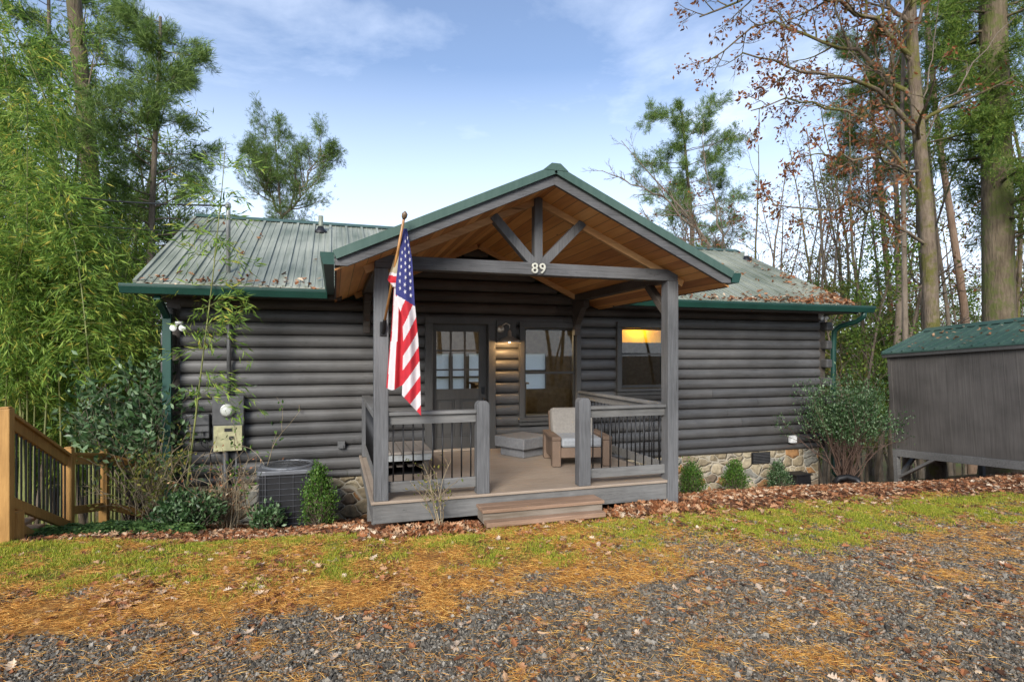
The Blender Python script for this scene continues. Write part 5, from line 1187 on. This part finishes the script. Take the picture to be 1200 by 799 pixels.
# pines
PIN = dict(wob=.07, up=[.02, .03, .02], levels=2, kids=[16, 6], t0=[.6, .3], ang=[72, 48], ratio=[.5, .4], taper=.5, seg=.5, rr=.28)
PT = tuft(10, .022, 8, 1.1)
def pineleaf(per=3, size=(.16, .28)): return lambda r, tips: crown_leaves(r, tips, per, PT, size, .09, 0, 1, .5)
D = 20
hero('pine', [P3(1141, 560, D), P3(1133, 380, D), P3(1112, 240, D), P3(1097, 140, D), P3(1088, 40, D), P3(1080, -80, D), P3(1075, -160, D)], .16, 'reddish leaning pine trunk between mossy oak and massive hemlock', 64, M['barkred'], dict(PIN, kids=[16, 9]), 30, .60, pineleaf(5), leafmat=M['pine_needle'], L=4.0)
D = 22
hero('pine', [P3(1052, 560, D), P3(1047, 400, D), P3(1036, 280, D), P3(1027, 180, D), P3(1019, 100, D), P3(1014, 50, D)], .15, 'thin leaning pine with brownish green crown left of the mossy oak', 65, M['barkred'], dict(PIN, kids=[16, 9]), 44, .64, pineleaf(6), leafmat=M['hem_needle'], L=4.4)
D = 24
hero('pine', [P3(812, 480, D), P3(812, 300, D), P3(809, 240, D), P3(804, 190, D), P3(801, 150, D), P3(799, 132, D)], .17, 'flat topped pine with dark layered crown standing above the right roof', 66, M['bark'], dict(PIN, ang=[84, 46], up=[0, .03, .02], kids=[20, 7], ratio=[.62, .36]), 56, .46, pineleaf(10, (.15, .26)), leafmat=M['pine_needle'], L=5.0, side=None)
D = 22
hero('pine', [P3(328, 470, D), P3(330, 262, D), P3(327, 220, D), P3(322, 160, D)], .09, 'small bushy pine rising behind the left roof ridge', 67, M['bark'], dict(PIN, ang=[42, 40], up=[.05, .09, .09], kids=[16, 7], ratio=[.62, .45]), 60, .42, pineleaf(4, (.12, .22)), leafmat=M['pine_needle'], L=3.6,
     extra=[([P3(331, 262, D), P3(350, 230, D), P3(366, 200, D), P3(376, 172, D)], .05, 2.6, 16), ([P3(328, 250, D), P3(310, 215, D), P3(298, 185, D)], .045, 2.4, 14)])
# leafless leaning tree
D = 20
DEAD = dict(BARE, wob=.07, ang=[34, 32, 30], up=[.0, .0, .0], kids=[9, 6, 4], levels=3)
hero('bare_tree', [P3(870, 470, D), P3(858, 340, D), P3(835, 290, D), P3(800, 245, D), P3(762, 205, D), P3(728, 165, D)], .10, 'leafless grey tree leaning left behind the porch roof', 68, M['barkpale'], DEAD, 12, .35, None, L=2.6, top_t=.1,
     extra=[([P3(850, 325, D), P3(815, 290, D), P3(770, 268, D), P3(730, 258, D), P3(695, 248, D)], .05, 2.0, 9), ([P3(838, 300, D), P3(790, 240, D), P3(745, 215, D), P3(705, 200, D)], .045, 2.0, 9), ([P3(852, 330, D), P3(840, 260, D), P3(830, 200, D), P3(822, 160, D)], .04, 2.0, 7)])
# left: tall trunk and white pine
D = 15
hero('tall_pine', [P3(128, 560, D), P3(116, 380, D), P3(108, 230, D), P3(98, 110, D), P3(86, 0, D), P3(76, -120, D), P3(70, -220, D)], .27, 'tall thick trunk rising out of the bamboo with bare upper twigs', 69, M['hembark'], dict(BARE, ang=[65, 45, 40], rr=.22, up=[0, -.01, -.02, -.02]), 16, .62, rust(1, .06), leafmat=M['yellow_leaf'], L=3.8, top_t=.5)
D = 13.5
hero('white_pine', [P3(178, 560, D), P3(177, 400, D), P3(176, 300, D), P3(180, 200, D), P3(184, 120, D), P3(188, 60, D), P3(188, 20, D)], .13, 'soft needled pine with layered boughs between the bamboo and the left roof', 70, M['bark'], dict(PIN, ang=[76, 45], kids=[30, 9], ratio=[.5, .42], up=[.0, .03, .06], rr=.3), 64, .34, lambda r, t: crown_leaves(r, t, 5, tuft(9, .022, 8, .9), (.15, .27), .08, 0, 1, .5), leafmat=M['pine_needle'], L=3.6)
D = 17
hero('white_pine', [P3(60, 560, D), P3(62, 300, D), P3(60, 200, D), P3(58, 60, D), P3(56, -60, D)], .14, 'soft needled pine deep in the bamboo, left of the thick trunk', 72, M['bark'], dict(PIN, ang=[76, 45], kids=[26, 8], ratio=[.5, .42], rr=.3), 50, .25, lambda r, t: crown_leaves(r, t, 5, tuft(9, .035, 8, .9), (.16, .28), .1, 0, 1, .5), leafmat=M['pine_needle'], L=4.0)

# slender woodland trees: prototypes copied
def slender(seed, H, rad, leafmat, per, keep, bark, T=OVAL, size=(.07, .13), cfg=BARE, nk=11):
    r = np.random.default_rng(seed); pts = [np.array([0, 0, 0.])]; d = norm([r.normal(0, .08), r.normal(0, .08), 1])
    for i in range(14): d = norm(d + r.normal(0, .04, 3) + np.array([0, 0, .04])); pts.append(pts[-1] + d * H / 14)
    rr_ = [rad * (1 - .85 * i / 14) for i in range(15)]; tubes = [tube_arr(pts, rr_, 7)]; tips = []
    kids(r, pts, [norm(d_) for d_ in np.gradient(np.array(pts), axis=0)], rr_, H * .34, 0, cfg, tubes, tips, nk, .3)
    return tubes, crown_leaves(r, tips, per, T, size, .12, .2, keep, .9), bark, leafmat
S2 = dict(BARE, levels=2, kids=[8, 6], ang=[45, 40], rr=.4)
kinds = {
 'autumn': [slender(231, 12, .075, M['rust_leaf'], 3, .22, M['bark'], cfg=BARE, size=(.08, .14)), slender(232, 13, .07, M['yellow_leaf'], 4, .5, M['barkpale'], cfg=BARE, size=(.08, .14))],
 'canopy': [slender(241, 12, .07, M['spring_leaf'], 5, .8, M['bark'], T=LANCE, size=(.14, .24), cfg=S2, nk=30), slender(242, 13, .08, M['spring_leaf'], 5, .8, M['bark'], T=LANCE, size=(.14, .24), cfg=S2, nk=32)],
 'bare': [slender(201, 13, .10, M['yellow_leaf'], 1, .10, M['barkpale'], cfg=BARE), slender(202, 11, .08, M['rust_leaf'], 2, .12, M['bark'], cfg=BARE), slender(203, 14, .09, M['yellow_leaf'], 1, .15, M['mossbark'], cfg=BARE)],
 'green': [slender(211, 9, .07, M['yellow_leaf'], 5, .8, M['barkpale'], size=(.10, .18), cfg=S2, nk=26), slender(212, 11, .08, M['hem_needle'], 5, .9, M['bark'], size=(.10, .18), cfg=S2, nk=28)],
 'dark': [slender(221, 10, .09, M['hem_needle'], 8, 1, M['bark'], size=(.10, .20), cfg=S2, nk=34)]}
LBL = {'autumn': ('autumn_tree', 'thin woodland tree with sparse rust or yellow autumn leaves behind the cabin', 'autumn trees beyond the cabin'), 'canopy': ('leafy_tree', 'tall feathery light green tree mixed into the left grove', 'leafy trees above the bamboo'), 'bare': ('slender_tree', 'slender nearly bare woodland tree standing behind the cabin or shed', 'bare slender trees beyond the cabin'), 'green': ('woodland_tree', 'light green leafy woodland tree in the woods beyond the house', 'leafy woodland trees beyond the cabin'), 'dark': ('dense_tree', 'dense green woodland tree deep behind the bamboo grove', 'dense trees behind the bamboo')}
protoT = {k: [plant(LBL[k][0], (0, 0, 0), LBL[k][1], 'tree', LBL[k][2], t, l, bk, lm) for t, l, bk, lm in v] for k, v in kinds.items()}
usedT = set()
def putT(kind, i, px, D, s=1.0, rot=None):
    e = protoT[kind][i]
    if (kind, i) in usedT: e = copy_tree(e)
    usedT.add((kind, i)); b_ = ground_at(px, D); placed(e, b_[0], b_[1], rb.uniform(0, 6.28) if rot is None else rot, s, -.15)
for px, D, i, s in ((872, 19, 1, 1.0), (888, 22, 0, 1.05), (905, 18, 2, .85), (926, 25, 1, 1.35), (938, 20, 0, .95), (962, 24, 2, 1.1), (984, 19, 0, .95), (1003, 28, 1, 1.5), (1022, 17, 2, .9), (840, 24, 0, 1.0), (915, 30, 0, 1.3), (950, 17, 1, .95), (992, 22, 2, 1.1), (1036, 26, 0, 1.0), (1108, 26, 0, 1.1), (1150, 23, 1, 1.1), (1192, 18, 2, 1.1), (1196, 26, 0, 1.2), (1215, 16, 1, 1.1), (850, 30, 0, .95), (1012, 14, 1, .55), (1075, 30, 2, 1.2), (30, 22, 0, 1.1), (150, 24, 1, 1.0), (-20, 20, 2, 1.2)): putT('bare', i, px, D, s)
for k in range(56):
    px = rb.uniform(955, 1260); D = rb.uniform(20, 48); putT('green', rb.randrange(2), px, D, rb.uniform(.6, 1.15) * (D / 34) ** .5)
for k in range(10):
    px = rb.uniform(960, 1240); D = rb.uniform(16, 28); putT('bare', rb.randrange(3), px, D, rb.uniform(.9, 1.35))
for k in range(34):
    px = rb.uniform(-140, 250); D = rb.uniform(19, 30); putT('dark', 0, px, D, rb.uniform(.8, 1.25) * (.72 if px > 170 else 1))
for k in range(5):
    px = rb.uniform(380, 950); D = rb.uniform(34, 55); putT('green', rb.randrange(2), px, D, rb.uniform(.5, .75))
for px, D, i, s in ((858, 26, 0, 1.15), (880, 21, 0, .95), (912, 23, 0, 1.15), (935, 28, 1, 1.3), (968, 20, 0, 1.0), (990, 25, 1, 1.3), (1015, 23, 0, 1.25), (1042, 28, 1, 1.5), (1075, 24, 0, 1.5), (1115, 22, 1, 1.5), (1135, 28, 0, 1.6), (1185, 24, 1, 1.6), (1210, 20, 0, 1.5), (770, 32, 0, 1.0), (900, 34, 1, 1.5)): putT('autumn', i, px, D, s)
for k in range(14): putT('canopy', k % 2, -95 + k * 22 + rb.uniform(-8, 8), rb.uniform(13.5, 20), rb.uniform(.95, 1.25) * (.86 if k > 9 else 1) * (.78 if k > 11 else 1))
for k in range(14): putT('green', k % 2, rb.uniform(955, 1062), rb.uniform(15.5, 24), rb.uniform(.5, .8))
# the woods across the drive, mirrored in the window panes
for k in range(30):
    kd, i = (('green', rb.randrange(2)), ('bare', rb.randrange(3)))[k % 2]
    e = copy_tree(protoT[kd][i]); xx = rb.uniform(-3, 22); yy = rb.uniform(-26, -11); placed(e, xx, yy, rb.uniform(0, 6.28), rb.uniform(1.2, 1.7), -.15)
    e['label'] = 'woodland tree standing across the drive, seen only as a reflection in the panes'; e['group'] = 'trees across the drive'
# wooded ridge far away
x = np.linspace(-260, 420, 120); V = []
for j, (yy, hh) in enumerate(((150, 0), (185, .5), (230, .65), (300, 0))):
    for xx in x: V.append((xx, yy + 10 * math.sin(xx * .02), -9 + hh * (5 + 6 * fbm(xx * .012 + 5, .3, 4)) + (hh > 0) * 1.2 * fbm(xx * .3, j * 3.1, 3)))
ii = (np.arange(3)[:, None] * 120 + np.arange(119)[None]).reshape(-1)
tag(np_obj('hills', V, np.stack([ii, ii + 1, ii + 121, ii + 120], -1), plain('far_woods', (.085, .10, .055), .95, 0, .4, .25), smooth=True), kind='structure')
